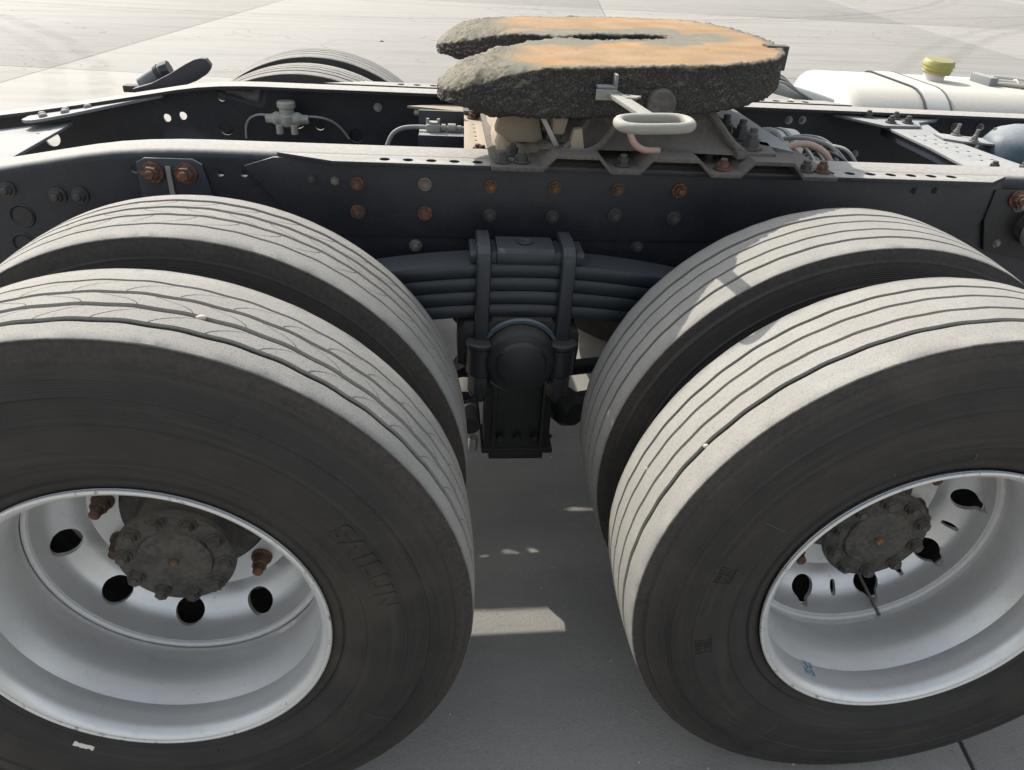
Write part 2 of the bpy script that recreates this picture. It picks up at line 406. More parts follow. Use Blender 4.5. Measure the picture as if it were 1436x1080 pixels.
tag(jt.build('joint_dirt', M['joint'], ground), kind='stuff')

# drain grate far off in the yard
dg_ = empty('drain_grate', loc=(1.80, 16.6, -0.02), rot=(0, -0.015, 0.06)); tag(dg_, 'small dark slotted drain grate set in the yard behind the coupling plate', 'drain grate')
MB().plate([(-.36,-.24), (.36,-.24), (.36,.24), (-.36,.24)], [[(-.33,-.21), (.33,-.21), (.33,.21), (-.33,.21)]], XY, -0.01, 0.022).build('frame', M['greyplate'], dg_)
gb = MB().box(-.022, .022, -.20, .20, -0.01, 0.018).mesh('grate_bar', M['darkbolt'])
for i in range(9): put('grate_bar', gb, dg_, (-.3+i*.075, 0, 0))
MB().box(-.33, .33, -.21, .21, -0.03, -0.012).build('pit', M['joint'], dg_)

# ------------------------------------------------------------------ the truck
truck = empty('truck_chassis'); tag(truck, 'bare truck tractor rear with dusty dual wheels, navy frame rails and greasy coupling plate', 'truck')

def bolt_mesh(name, mat, dome=True):
    b = MB()
    b.lathe([(0, -.001), (.0155, -.001), (.0155, -.004), (.0118, -.004)], 18)
    for (r, y0, y1) in ((.0112, -.004, -.0135),):
        b.prism([(r*math.cos(PI/3*k), r*math.sin(PI/3*k)) for k in range(6)], XZ, y0, y1)
    if dome: b.lathe([(.0068, -.013), (.0068, -.019), (.005, -.0205), (0, -.021)], 12)
    b.v = [(x, y, z) for x, y, z in b.v]
    return b.mesh(name, mat, 30)
B = {k: bolt_mesh('bolt', M[k]) for k in ('rustbolt', 'bolt', 'darkbolt', 'rust', 'alu')}
UP = (-PI/2, 0, 0)     # bolt axis turned up (+z)
def bolt(parent, x, y, z, mat='bolt', s=1.0, rot=(0, 0, 0), label=None):
    r = list(rot); 
    if rot == (0, 0, 0): r[1] = random.uniform(0, 1)
    return put('bolt', B[mat], parent, (x, y, z), r, label, (s, s, s))

# ---- frame rails
ZT = [(-1.0, .946), (-.74, .986), (-.60, 1.010), (-.47, 1.034), (-.38, 1.051), (-.30, 1.066), (-.24, 1.075), (-.175, 1.081), (-.11, 1.084), (-.05, 1.085), (.3, 1.085), (1.2, 1.085), (2.4, 1.085), (4.2, 1.085)]
def sweep(b, sec, fx=None):
    n = len(sec); vs = []
    for x, zt in ZT:
        vs += [(x, y, zt+z) for y, z in sec]
    fs = []
    for i in range(len(ZT)-1):
        fs += [(i*n+k, i*n+(k+1) % n, (i+1)*n+(k+1) % n, (i+1)*n+k) for k in range(n)]
    fs += [tuple(range(n)), tuple((len(ZT)-1)*n+k for k in range(n))][::1]
    b.add(vs, fs)
def mirror(pts): return [(2.465-y, z) for y, z in pts]
arc = [(.83+.016-.016*math.cos(a), -.016+.016*math.sin(a)) for a in [PI/2*i/5 for i in range(6)]]          # outer corner
arci = [(.8385+.0075-.0075*math.cos(a), -.0085-.0075+.0075*math.sin(a)) for a in [PI/2*i/3 for i in range(4)]]
secT = arc + [(.92, 0), (.92, -.0085)] + arci[::-1] + [(.8385, -.02), (.83, -.02)]
H = 0.30
secB = [(y, -H-z) for y, z in secT]
def rail(far, holes, name_label):
    b = MB(); mm = mirror if far else (lambda p: p)
    sweep(b, mm(secT)); sweep(b, mm(secB))
    outer = [(x, z-.020) for x, z in ZT] + [(x, z-H+.020) for x, z in reversed(ZT)]
    y0, y1 = (.83, .8385) if not far else (2.465-.83, 2.465-.8385)
    b.plate(outer, [circ(x, z, r, 16) for x, z, r in holes], XZ, y0, y1)
    return b.build('frame_rail', M['navy'], truck, angle=25, label=name_label)
near_holes = [(-.192, 1.038, .009), (-.010, 1.035, .008), (.041, 1.036, .009), (.211, .944, .019), (.13, .86, .015), 
              (.05, .93, .015)]
rail_n = rail(False, near_holes, 'near navy frame rail with a row of rusty bolts')
far_holes = [(-.193, .939, .021), (-.195, 1.033, .012), (-.32, .973, .012), (-.369, .965, .012), (.211, .931, .022), (-.052, .990, .024), (.028, .972, .026), (.098, .960, .016), (.44, .90, .016), (-.05, .87, .02), (.75, .93, .02), (1.1, .93, .02), (1.4, .90, .015),
             (-.788, .878, .017), (-.728, .889, .024)]
rail_f = rail(True, far_holes, 'far navy frame rail seen from its inner side')
for x, z in ((1.637, 1.033), (1.684, 1.035), (2.227, 1.034), (2.32, 1.035), (.283, 1.022), (1.9, .93), (1.56, .93)):
    bolt(rail_f, x, 1.6264, z, 'alu', .85)
for x, z, rr_ in ((-.455, .925, .021), (-.47, .86, .018)):
    MB().lathe([(rr_, .8297), (rr_+.004, .826), (rr_+.007, .8297)], 28, mat=Matrix.Translation((x, 0, z))).build('hole_rim', M['black'], rail_n)
    MB().lathe([(0, .8285), (rr_, .8285), (rr_, .8297), (0, .8297)], 28, mat=Matrix.Translation((x, 0, z))).build('dark_hole_disc', M['blackhose'], rail_n)  # black disc stands in for the shaded inside of an open hole
# near rail bolts
for x, z, mt, s in ((.290, 1.024, 'rustbolt', 1.0), (.443, 1.027, 'bolt', 1.0), (.594, 1.027, 'rustbolt', 1.0), (.743, 1.028, 'rustbolt', 1.0), (.892, 1.028, 'rustbolt', 1.0), (1.040, 1.03, 'rust', 1.15),
                    (.289, .958, 'rust', 1.1), (.443, .959, 'rust', 1.1), (.893, .966, 'darkbolt', 1.1), (1.038, .962, 'darkbolt', 1.1), (.594, .958, 'darkbolt', 1.), (.743, .958, 'darkbolt', 1.)):
    bolt(rail_n, x, .8225, z, mt, s)
for x, z, mt, s in ((.420, .875, 'bolt', 1.0), (-.368, .974, 'darkbolt', 1.2), (-.320, .976, 'darkbolt', 1.2), (1.626, 1.046, 'darkbolt', .8), (1.679, 1.048, 'darkbolt', .8), (1.888, .919, 'bolt', 1.0),
                    (-.47, .985, 'darkbolt', 1.1), (.96, .885, 'darkbolt', 1.), (.19, 1.03, 'darkbolt', .9), (.241, 1.028, 'bolt', .9)):
    bolt(rail_n, x, .830, z, mt, s)
# chipped weld spatter at the start of the angle
# ---- angle bolted to the rail: outward flange with a row of holes
fl = [(.118, .8285), (.245, .7725), (1.778, .7725), (1.850, .8285)]
an = MB()
an.plate(fl, [circ(.3555+.0513*i, .800, .0115, 14) for i in range(5)] + [circ(1.388+.0512*i, .808, .0125, 14, .0115) for i in range(7)], XY, 1.0765, 1.0865)
an.plate([(.045, 1.055), (.110, 1.0763), (1.835, 1.0763), (1.86, 1.04), (1.80, .925), (1.15, .905), (.92, .90), (.22, .90), (.12, .96)], [], XZ, .8225, .8295)
ang = an.build('mounting_angle', M['navy'], truck, bevel=.0012, label='steel angle with punched outward flange bolted along the near rail')
mirr = MB(); mirr.v = [(x, 2.465-y, z) for x, y, z in an.v]; mirr.f = list(an.f)
mirr.build('mounting_angle', M['navy'], truck, bevel=.0012, label='steel angle bolted along the far rail')
# small rusty double-bolt bracket on the near rail
bk = MB().plate([(-.185, 1.055), (-.165, 1.066), (-.065, 1.066), (-.045, 1.055), (-.02, .93), (-.185, .93)], [], XZ, .822, .8298)
bko = bk.build('bolt_bracket', M['navy2'], truck, bevel=.002, label='small bracket with two rusty bolts above the rear wheel')
for x in (-.152, -.081): bolt(bko, x, .8215, 1.035, 'rust', 1.55)
MB().box(-.122, -.112, .8165, .8215, .955, 1.05).build('weld_bead', M['handle'], bko)
# bracket with bolt and round rubber at the right edge
rb = MB().plate([(1.83, 1.055), (2.08, 1.055), (2.08, .86), (1.86, .90), (1.83, .98)], [], XZ, .818, .8298).build('side_bracket', M['black'], truck, bevel=.002)
bolt(rb, 1.893, .8175, 1.035, 'rust', 1.4); bolt(rb, 1.905, .8175, 1.018, 'bolt', 1.0)
MB().lathe([(0, .76), (.04, .76), (.047, .775), (.047, .8178)], 32, mat=Matrix.Translation((1.965, 0, .965))).build('cap', M['hub'], rb)
MB().lathe([(.047, .765), (.051, .765), (.051, .785), (.047, .785)], 32, True, mat=Matrix.Translation((1.965, 0, .965))).build('clamp_ring', M['alu'], rb)

# ---- wheels
def tyre_mesh(name, crown, rs, mat, gw, gy, floor, sipe):
    """tyre about local y, tread half width .1116; sunken zig-zag grooves are real"""
    N = 432; hw = .1116; prof = []; AMP = .75 if sipe else .45
    side = [(.287, .1085), (.293, .117), (.3005, .1225), (.307, .1255), (.315, .1275), (.3185, .1242), (.322, .1278), (.335, .1335), (.352, .1402), (.3540, .1428), (.3565, .1430), (.3585, .1415),
            (.375, .1450), (.398, .1472), (.420, .1464), (.4215, .1484), (.4235, .1484), (.4250, .1459), (.445, .1435), (.462, .1392), (.4635, .1410), (.4655, .1408), (.467, .1378), (.482, .1330), (.497, .1262), (.502, .1260), (.5045, .1222), (rs-.018, .1185), (rs-.009, .1158), (rs-.003, .1142), (rs-.0006, .1132), (rs+.0004, .1118)]
    for r, y in side: prof.append((r, -y, 0, 0))
    lands = []
    yb = -.1108
    for j, g0 in enumerate(gy):
        h = gw[j]/2
        for yy in ([yb+(g0-h-yb)*t for t in ((0.0, .5) if j == 0 else (.34, .67))]): prof.append((None, yy, 0, 1))
        prof += [(None, g0-h, 1, 1), (-.0125, g0-h+.0012, 1, 1), (-.0125, g0+h-.0012, 1, 1), (None, g0+h, 1, 1)]
        yb = g0+h
    for t in (.5, 1.0): prof.append((None, yb+(.1108-yb)*t, 0, 1))
    for r, y in reversed(side): prof.append((r, y, 0, 0))
    vs = []
    for k in range(N):
        a = 2*PI*k/N
        wv = AMP*(.0016*math.sin(a*48)+.0007*math.sin(a*17+1))
        for r, y, g, cr in prof:
            if cr:
                rc = crown-.0055*(abs(y)/.11)**2.2
                rr = rc if r is None else rc+r
                y2 = y+wv*(1 if abs(y) < .1 else 0)
            else:
                rr = r; y2 = y
                if r > rs-.012: rr = r+.0012*noise.noise((a*14, y*9, 1.7))
            vs.append((rr*math.cos(a), y2, rr*math.sin(a)))
    p = len(prof); fs = []
    for k in range(N):
        j = (k+1) % N
        fs += [(k*p+i, k*p+i+1, j*p+i+1, j*p+i) for i in range(p-1)]
    b = MB(); b.add(vs, fs)
    me = b.mesh(name, mat, 40)
    if sipe:
        # thin curved sipes across the ribs: flat dark strips laid on the tread
        s = MB(); edges = [-.106] + list(gy) + [.106]
        for rib in (1, 2, 3):
            ya, yb2 = edges[rib]+.006, edges[rib+1]-.006
            sg = 1 if rib == 2 else -1
            for q in range(46):
                a0 = 2*PI*q/46+rib*.05
                pts = []
                for t in range(7):
                    u = t/6; y = ya+(yb2-ya)*u
                    a = a0+sg*(.085*u**2.0+.02*u)
                    wv = AMP*(.0016*math.sin(a*48)+.0007*math.sin(a*17+1))
                    rc = crown-.0055*(abs(y)/.11)**2.2+.0003
                    pts.append((a, y+wv, rc))
                base_ = len(s.v); vv = []
                for a, y, rc in pts:
                    da = .0009/rc
                    vv += [(rc*math.cos(a-da), y, rc*math.sin(a-da)), (rc*math.cos(a+da), y, rc*math.sin(a+da))]
                s.add(vv, [(2*i, 2*i+1, 2*i+3, 2*i+2) for i in range(6)])
        sm = s.mesh('tread_sipes', M['sipe'], 40)
        return me, sm
    return me, None
k = NT('sipe_slit'); n1 = k.noise(k.obj(), 150, 3); M['sipe'] = k.out(k.mix(n1, (0.03, 0.028, 0.025), (0.13, 0.12, 0.105)), 0.9)
M['tyreL'] = tyre_material('dusty_rubber_a', .531, .5415, True)
M['tyreR'] = tyre_material('dusty_rubber_b', .520, .5300, False)
gyL = [-.0665, -.0235, .0165, .0600]; gwL = [.0135, .0120, .0100, .0070]
gyR = [-.0560, -.0160, .0275, .0665]; gwR = [.0115, .0072, .0072, .0085]
tyL, sipL = tyre_mesh('tyre', .5415, .535, M['tyreL'], gwL, gyL, 0, True)
tyR, _ = tyre_mesh('tyre', .5300, .524, M['tyreR'], gwR, gyR, 0, False)

def rim_mesh(rf):
    k_ = rf
    out = [(k_, -.1245), (k_-.001, -.1215), (k_-.0035, -.119), (k_-.0085, -.1165), (k_-.0125, -.112), (k_-.0135, -.105), (k_-.0145, -.090), (k_-.0165, -.072), (k_-.0145, -.066), (k_-.018, -.058),
           (k_-.028, -.036), (k_-.032, -.020), (k_-.032, .020), (k_-.028, .042), (k_-.0185, .066), (k_-.0165, .080), (k_-.014, .105), (k_-.0125, .112), (k_-.0085, .1165), (k_-.0035, .119), (k_, .1245)]
    inn = [(r-.0075, y) for r, y in out]
    inn[0] = (k_-.0035, -.1285); inn[1] = (k_-.0075, -.1275); inn[2] = (k_-.0125, -.1235); inn[3] = (k_-.0165, -.1195)
    inn[-1] = (k_-.0035, .1285); inn[-2] = (k_-.0075, .1275); inn[-3] = (k_-.0125, .1235); inn[-4] = (k_-.0165, .1195)
    return MB().lathe(out+inn[::-1], 128, True).mesh('rim', M['rim'], 40)
def edge_mesh(rf):     # rolled bead of the outer flange, paint worn through
    c_ = [(rf-.0028+.0036*math.cos(a), -.1282+.0036*math.sin(a)) for a in [2*PI*i/10 for i in range(10)]]
    return MB().lathe(c_, 128, True).mesh('flange_bead', M['rim_edge'], 60)
def disc_mesh(kind, rf):
    # (r, y): mounting face inside, bowl towards the barrel
    f = [(.1405, .1765), (.196, .1765), (.203, .174), (.208, .168), (.214, .158), (.228, .146), (.243, .137), (.254, .126), (.2605, .112), (.2635, .094), (rf-.0335, .076), (rf-.0335, .068)]
    th = .010
    prof = f + [(rf-.0405, .068), (.2555, .096), (.2525, .108), (.2475, .118), (.238, .127), (.2235, .136), (.209, .1485), (.2025, .160), (.198, .1655), (.1935, .1665), (.1405, .1665)]
    o = MB().lathe(prof, 120, True).build('disc', M['rim'])
    cut = MB()
    a0 = math.radians(9.4 if kind == 'L' else 4.4)
    for i in range(10):
        a = a0+i*PI/5
        d = Vector((math.cos(a), 0, math.sin(a))); t = Vector((-math.sin(a), 0, math.cos(a))); nrm = (Vector((0, -1, 0))*.85+d*-.45).normalized()
        v = nrm.cross(t)
        c_ = d*.2400+Vector((0, .135, 0))
        n = 24 if kind == 'L' else 44; ring = []
        for q in range(n):
            b_ = 2*PI*q/n; ra = rb_ = .0285 if kind == 'L' else .0265
            if kind == 'R':      # key-hole: a small lobe pushed outwards
                dd = abs((b_-PI/2+PI) % (2*PI)-PI); cc_, rs_ = .0255, .0115; sq = rs_**2-(cc_*math.sin(dd))**2; ra = max(.0262, cc_*math.cos(dd)+math.sqrt(sq)) if sq > 0 and dd < 1.2 else .0262; rb_ = ra
            sgn = 1 if v.dot(d) > 0 else -1
            ring.append((t*(ra*math.cos(b_))+v*(sgn*rb_*math.sin(b_))))
        vs = [c_+p+nrm*.06 for p in ring]+[c_+p-nrm*.06 for p in ring]
        cut.add(vs, [tuple(range(n)), tuple(range(2*n-1, n-1, -1))]+[(q, (q+1) % n, (q+1) % n+n, q+n) for q in range(n)])
        if kind == 'R':
            a2 = a+PI/10; d2 = Vector((math.cos(a2), 0, math.sin(a2))); t2 = Vector((-math.sin(a2), 0, math.cos(a2))); nr2 = (Vector((0, -1, 0))*.85+d2*-.45).normalized(); v2 = nr2.cross(t2)
            n = 16; ring = [t2*(.0062*math.cos(2*PI*q/n))+v2*(.0175*max(-1, min(1, 1.25*math.sin(2*PI*q/n)))) for q in range(n)]
            c2 = d2*.2400+Vector((0, .135, 0))
            vs = [c2+p+nr2*.05 for p in ring]+[c2+p-nr2*.05 for p in ring]
            cut.add(vs, [tuple(range(n)), tuple(range(2*n-1, n-1, -1))]+[(q, (q+1) % n, (q+1) % n+n, q+n) for q in range(n)])
    co = cut.build('cutter', M['rim'])
    md = o.modifiers.new('b', 'BOOLEAN'); md.object = co; md.operation = 'DIFFERENCE'; md.solver = 'EXACT'; md.use_self = False
    me = evaluated(o)
    bpy.data.objects.remove(o); bpy.data.objects.remove(co)
    bm = bmesh.new(); bm.from_mesh(me)
    es = []
    bm.to_mesh(me); bm.free()
    me.shade_smooth(); me.set_sharp_from_angle(angle=math.radians(32)); me.name = 'disc'
    return me
def hole_lips():
    hl, sl = [], []
    a0 = math.radians(4.4)
    for i in range(20):
        a = a0+i*PI/10; d = Vector((math.cos(a), 0, math.sin(a))); t = Vector((-math.sin(a), 0, math.cos(a)))
        # surface of the bowl near the holes: y as a function of radius
        def sy(rr):
            f = [(.203, .174), (.208, .168), (.214, .158), (.228, .146), (.243, .137), (.254, .126), (.2605, .112), (.2635, .094), (.275, .06)]
            for (r0, y0), (r1, y1) in zip(f, f[1:]):
                if rr <= r1: return y0+(y1-y0)*(rr-r0)/(r1-r0)
            return .07
        big = i % 2 == 0; pts = []
        n = 26
        for q in range(n):
            b_ = 2*PI*q/n
            if big: u, v_ = .0285*math.cos(b_), .0262*math.sin(b_)
            else: u, v_ = .0085*math.cos(b_), .0175*math.sin(b_)
            if big and v_ > .018 : v_ = .018+(v_-.018)*1.1
            p = d*(.2395+v_*.88)+t*u; rr = p.length
            pts.append(p*(min(rr, .262)/rr)+Vector((0, sy(min(rr, .262))-.0005, 0)))
        (hl if big else sl).append(MB().tube(pts, .0022, 6, 1, closed=True).mesh('hole_lip', M['rim'], 60))
    return hl+sl
rimL, rimR = rim_mesh(.2982), rim_mesh(.2945)
edL, edR = edge_mesh(.2982), edge_mesh(.2945)
dL, dR = disc_mesh('L', .2982), disc_mesh('R', .2945)
lipm = MB().lathe([(.2590, .066), (.2600, .0615), (.2635, .060), (.2680, .061), (.2690, .066), (.2665, .072), (.2610, .072)], 128, True).mesh('disc_lip', M['rim_edge2'], 60)
nutm = MB().prism([(.0165*math.cos(PI/3*k), .0165*math.sin(PI/3*k)) for k in range(6)], XZ, -.028, .0).lathe([(.021, 0), (.021, -.006), (.0165, -.006)], 20).lathe([(.0105, -.027), (.0105, -.046), (.008, -.048), (0, -.048)], 14).mesh('wheel_nut', M['rust'], 30)
axb = MB().prism([(.0125*math.cos(PI/3*k), .0125*math.sin(PI/3*k)) for k in range(6)], XZ, -.0135, 0).lathe([(.0155, 0.002), (.0155, -.0035), (.012, -.0035)], 20).lathe([(.0082, -.0135), (.0082, -.0165), (.006, -.018), (0, -.018)], 12).mesh('flange_bolt', M['hub'], 30)

lips = hole_lips()
def wheel(x, y, z, kind, flip, outer, label):
    w_ = empty('wheel', truck, (x, y, z), (0, 0, PI if flip else 0), label)
    put('tyre', tyL if kind == 'L' else tyR, w_)
    if kind == 'L': tag(put('tread_sipes', sipL, w_), kind='stuff')
    put('rim', rimL if kind == 'L' else rimR, w_)
    put('flange_bead', edL if kind == 'L' else edR, w_)
    put('disc', dL if kind == 'L' else dR, w_)
    put('disc_lip', lipm, w_)
    if outer and kind == 'R':
        for hm in lips: put('hole_lip', hm, w_)
    if outer:
        o0 = math.radians(-6 if kind == 'L' else -14)
        for i in range(10):
            a = math.radians(169)+i*PI/5
            put('wheel_nut', nutm, w_, (.1675*math.cos(a), .1665, .1675*math.sin(a)), (0, random.random(), 0))
        MB().lathe([(0, .026), (.006, .026), (.008, .029), (.060, .030), (.0655, .0325), (.0675, .038), (.101, .038), (.1045, .0405), (.1055, .046), (.1055, .052), (.098, .056), (.094, .060), (.092, .12), (.102, .14), (.135, .155), (.1395, .19), (.1395, .25), (0, .25)], 64,
                   fn=lambda v: v*(1+.008*noise.noise(v*30))).build('hub', M['hub'], w_, 34, label='greasy hub with ring of bolts')
        for i in range(10):
            a = o0+i*PI/5
            put('flange_bolt', axb, w_, (.0885*math.cos(a), .038, .0885*math.sin(a)), (0, random.random(), 0))
        MB().lathe([(0, .0225), (.007, .0225), (.009, .0265)], 14).build('centre_plug', M['rust'], w_)
    MB().lathe([(.141, .181), (.205, .181), (.206, .30), (.141, .30)], 40, True).build('brake_drum', M['rust'], w_) if outer else None
    return w_
wLo = wheel(0, .1116, .530, 'L', False, True, 'rear outer wheel with sipes across its tread ribs')
wLi = wheel(0, .4699, .530, 'L', True, False, 'rear inner wheel with sipes across its tread ribs')
wRo = wheel(1.3413, .1138, .5513, 'R', False, True, 'front outer wheel with plain ribbed tread and keyhole openings')
wRi = wheel(1.3413, .4721, .5513, 'R', True, False, 'front inner wheel with plain ribbed tread')
def far_wheel(src, y, lab):
    w2 = src.copy(); COL.objects.link(w2); w2.location.y = y; w2.rotation_euler.z = src.rotation_euler.z+PI; w2['label'] = lab
    for c_ in list(src.children):
        d_ = c_.copy(); COL.objects.link(d_); d_.parent = w2
yc = 1.2325
far_wheel(wLo, 2*yc-.1116, 'rear outer wheel on the far side'); far_wheel(wLi, 2*yc-.4699, 'rear inner wheel on the far side')
far_wheel(wRo, 2*yc-.1138, 'front outer wheel on the far side'); far_wheel(wRi, 2*yc-.4721, 'front inner wheel on the far side')
# valve stem reaching through the hand hole of the front outer wheel
vp = [Vector((.076, .150, -.205)), Vector((.082, .10, -.222)), Vector((.097, .045, -.2525))]
vs_ = MB().tube(vp, .0034, 8, 3); vs_.lathe([(0, -.010), (.007, -.010), (.0075, .004), (.005, .010), (0, .010)], 12, mat=Matrix.Translation((.0985, .042, -.2545)))
vs_.build('valve_stem', M['hub'], wRo)
# printed sticker inside the rim barrel
k = NT('sticker_print'); o = k.obj(); vr = k.n('ShaderNodeTexVoronoi'); k.l(o, vr.inputs[0]); vr.inputs['Scale'].default_value = 330
pr = k.ramp(vr.outputs['Color'], 0.45, 0.5)
M['sticker'] = k.out(k.mix(k.math('MULTIPLY', pr, .8), (0.36, 0.50, 0.52), (0.05, 0.08, 0.12)), 0.5)
stv = []
for i, a in enumerate([math.radians(-121), math.radians(-118.2), math.radians(-115.4)]):
    for y, r in ((-.096, .2725), (-.066, .2695)): stv.append((r*math.cos(a), y, r*math.sin(a)))
MB().add(stv, [(0, 1, 3, 2), (2, 3, 5, 4)]).build('sticker', M['sticker'], wRo)
# moulded lettering on the near sidewall
def side_y(r): 
    t = [(.352, .1402), (.375, .1450), (.398, .1472), (.420, .1468), (.445, .1435)]
    for (a, b_), (c_, d_) in zip(t, t[1:]):
        if a <= r <= c_: return b_+(d_-b_)*(r-a)/(c_-a)
    return .1335 if r < .36 else .14
def wrap_mesh(src_pts_faces, r0, a0, mat, name, parent, depth=.0012):
    vs, fs = src_pts_faces; b = MB(); out = []
    for x, y, z in vs:
        r = r0+y; a = a0-x/r0
        out.append((r*math.cos(a), -side_y(r)-depth*z, r*math.sin(a)))
    b.add(out, fs); return b.build(name, mat, parent)
def text_geo(body, size, letter_space=1.0):
    cu = bpy.data.curves.new('t', 'FONT'); cu.body = body; cu.size = size; cu.extrude = 0; cu.offset = .0018; cu.space_character = letter_space; cu.resolution_u = 3
    ob = bpy.data.objects.new('t', cu); COL.objects.link(ob)
    me = evaluated(ob); bm = bmesh.new(); bm.from_mesh(me)
    bmesh.ops.triangulate(bm, faces=bm.faces)
    for _ in range(1): bmesh.ops.subdivide_edges(bm, edges=[e for e in bm.edges if e.calc_length() > .015], cuts=1)
    r_ = bmesh.ops.extrude_face_region(bm, geom=list(bm.faces))
    for v in r_['geom']:
        if isinstance(v, bmesh.types.BMVert): v.co.z = 1.0
    vs = [tuple(v.co) for v in bm.verts]; bm.verts.index_update(); fs = [tuple(v.index for v in f.verts) for f in bm.faces]
    w_ = max(v[0] for v in vs)
    bm.free(); bpy.data.objects.remove(ob); return (vs, fs), w_
tg, tw = text_geo('SAILUN', .046, 1.25)
wrap_mesh(tg, .386, math.radians(36), M['tyreL'], 'moulded_lettering', wLo, .0014)
def bars(rects):
    b = MB()
    for x0, x1, y0, y1 in rects: b.box(x0, x1, y0, y1, -.3, 1.0)
    return b.v, b.f
frame_r = [(0, .034, 0, .0022), (0, .034, .0318, .034), (0, .0022, .0022, .0318), (.0318, .034, .0022, .0318)]
stripes = [(.005, .0145, .021, .0235), (.005, .0145, .026, .0285), (.005, .0075, .0235, .026), (.018, .0200, .018, .030), (.0225, .0245, .018, .030), (.027, .029, .018, .030),
           (.005, .0145, .005, .0075), (.005, .0145, .011, .0135), (.012, .0145, .0075, .011), (.018, .0200, .004, .015), (.0225, .0245, .004, .015), (.027, .029, .004, .015)]
for aa in (169, -166): wrap_mesh(bars(frame_r+stripes), .388, math.radians(aa), M['tyreR'], 'moulded_mark', wRo, .0014)
# worn-down small print above the bead, no longer legible
for a_s, a_e, w_, mt in ((99, 84, wLo, 'tyreL'), (76, 66, wLo, 'tyreL'), (140, 128, wRo, 'tyreR')):
    rc_ = []; x = 0; L_ = math.radians(a_s-a_e)*.343
    while x < L_:
        for _ in range(2): 
            y0 = random.choice((0, .003, .0045)); rc_.append((x+random.choice((0, .002)), x+random.choice((.0012, .0034)) + .0012, y0, y0+random.choice((.0012, .0035))))
        x += .0062
    wrap_mesh(bars(rc_), .339, math.radians(a_s), M[mt], 'moulded_print', w_, .0008)['kind'] = 'stuff'
# radial mould ribs
for aa, w_, r0, ln in ((-78, wLo, .326, .022), (-31, wLo, .405, .04), (118, wRo, .33, .03), (96, wRo, .325, .035), (149, wRo, .36, .05), (-122, wRo, .37, .04)):
    wrap_mesh(bars([(0, .0016, 0, ln/2), (0, .0016, ln/2, ln)]), r0, math.radians(aa), M['letter'], 'moulded_rib', w_, .001)
# chalk dash on the rear tyre
ck = MB(); pts = []
for i in range(15):
    x = .036*i/14; pts.append((x, .0035+.003*noise.noise((x*160, 3, 1)), 0))
for i in range(15):
    x = .036*(14-i)/14; pts.append((x, -.0035+.0025*noise.noise((x*160, 9, 1)), 0))
ckv = [(x, y, 1) for x, y, z in pts]
b = MB(); aa = math.radians(-119)
quads = []
for i in range(14): quads.append((i, i+1, 28-i, 29-i))
out = []
for x, y, z in ckv:
    r = .333+y+.06*(x-.018)*0; a = aa-(.018-x)/.333; rr = r
    sy = .1272+(rr-.322)*(.006/.013) if rr < .335 else .1335+(rr-.335)*.39
    out.append((rr*math.cos(a), -sy-.0009, rr*math.sin(a)))
b.add(out, quads); b.build('chalk_mark', M['chalk'], wLo)

# ---- axles, torque rods, trunnion
for x, z in ((0, .53), (1.3413, .5513)):
    a_ = MB().tube([(x, .34, z), (x, 2*yc-.34, z)], .062, 20, 1)
    a_.lathe([(0, -.12), (.12, -.11), (.19, -.03), (.195, .03), (.12, .11), (0, .13)], 32, mat=Matrix.Translation((x, yc, z)) @ Matrix.Rotation(PI/2, 4, 'Z'))
    ax = a_.build('axle', M['black'], truck)
    for y in (.70, 2*yc-.70):
        MB().box(x-.07, x+.07, y-.05, y+.05, z+.05, z+.222).build('spring_seat', M['black'], ax, bevel=.006)
for s in (-1, 1):
    xa = 0 if s < 0 else 1.3413
    for y in (1.02, 2*yc-1.02):
        t_ = MB().tube([(.668+s*.10, y+.02, .40), (xa-s*.04, y+.04, .46)], .024, 14, 1)
        for e, zz in ((.668+s*.105, .40), (xa-s*.05, .46)):
            t_.lathe([(0, -.045), (.042, -.045), (.046, -.03), (.046, .03), (.042, .045), (0, .045)], 24, mat=Matrix.Translation((e, y+.02, zz)))
        t_.build('torque_rod', M['black'], truck, label='lower torque rod')
MB().tube([(.664, .66, .683), (.664, 2*yc-.66, .683)], .055, 24, 1).build('cross_shaft', M['black'], truck)
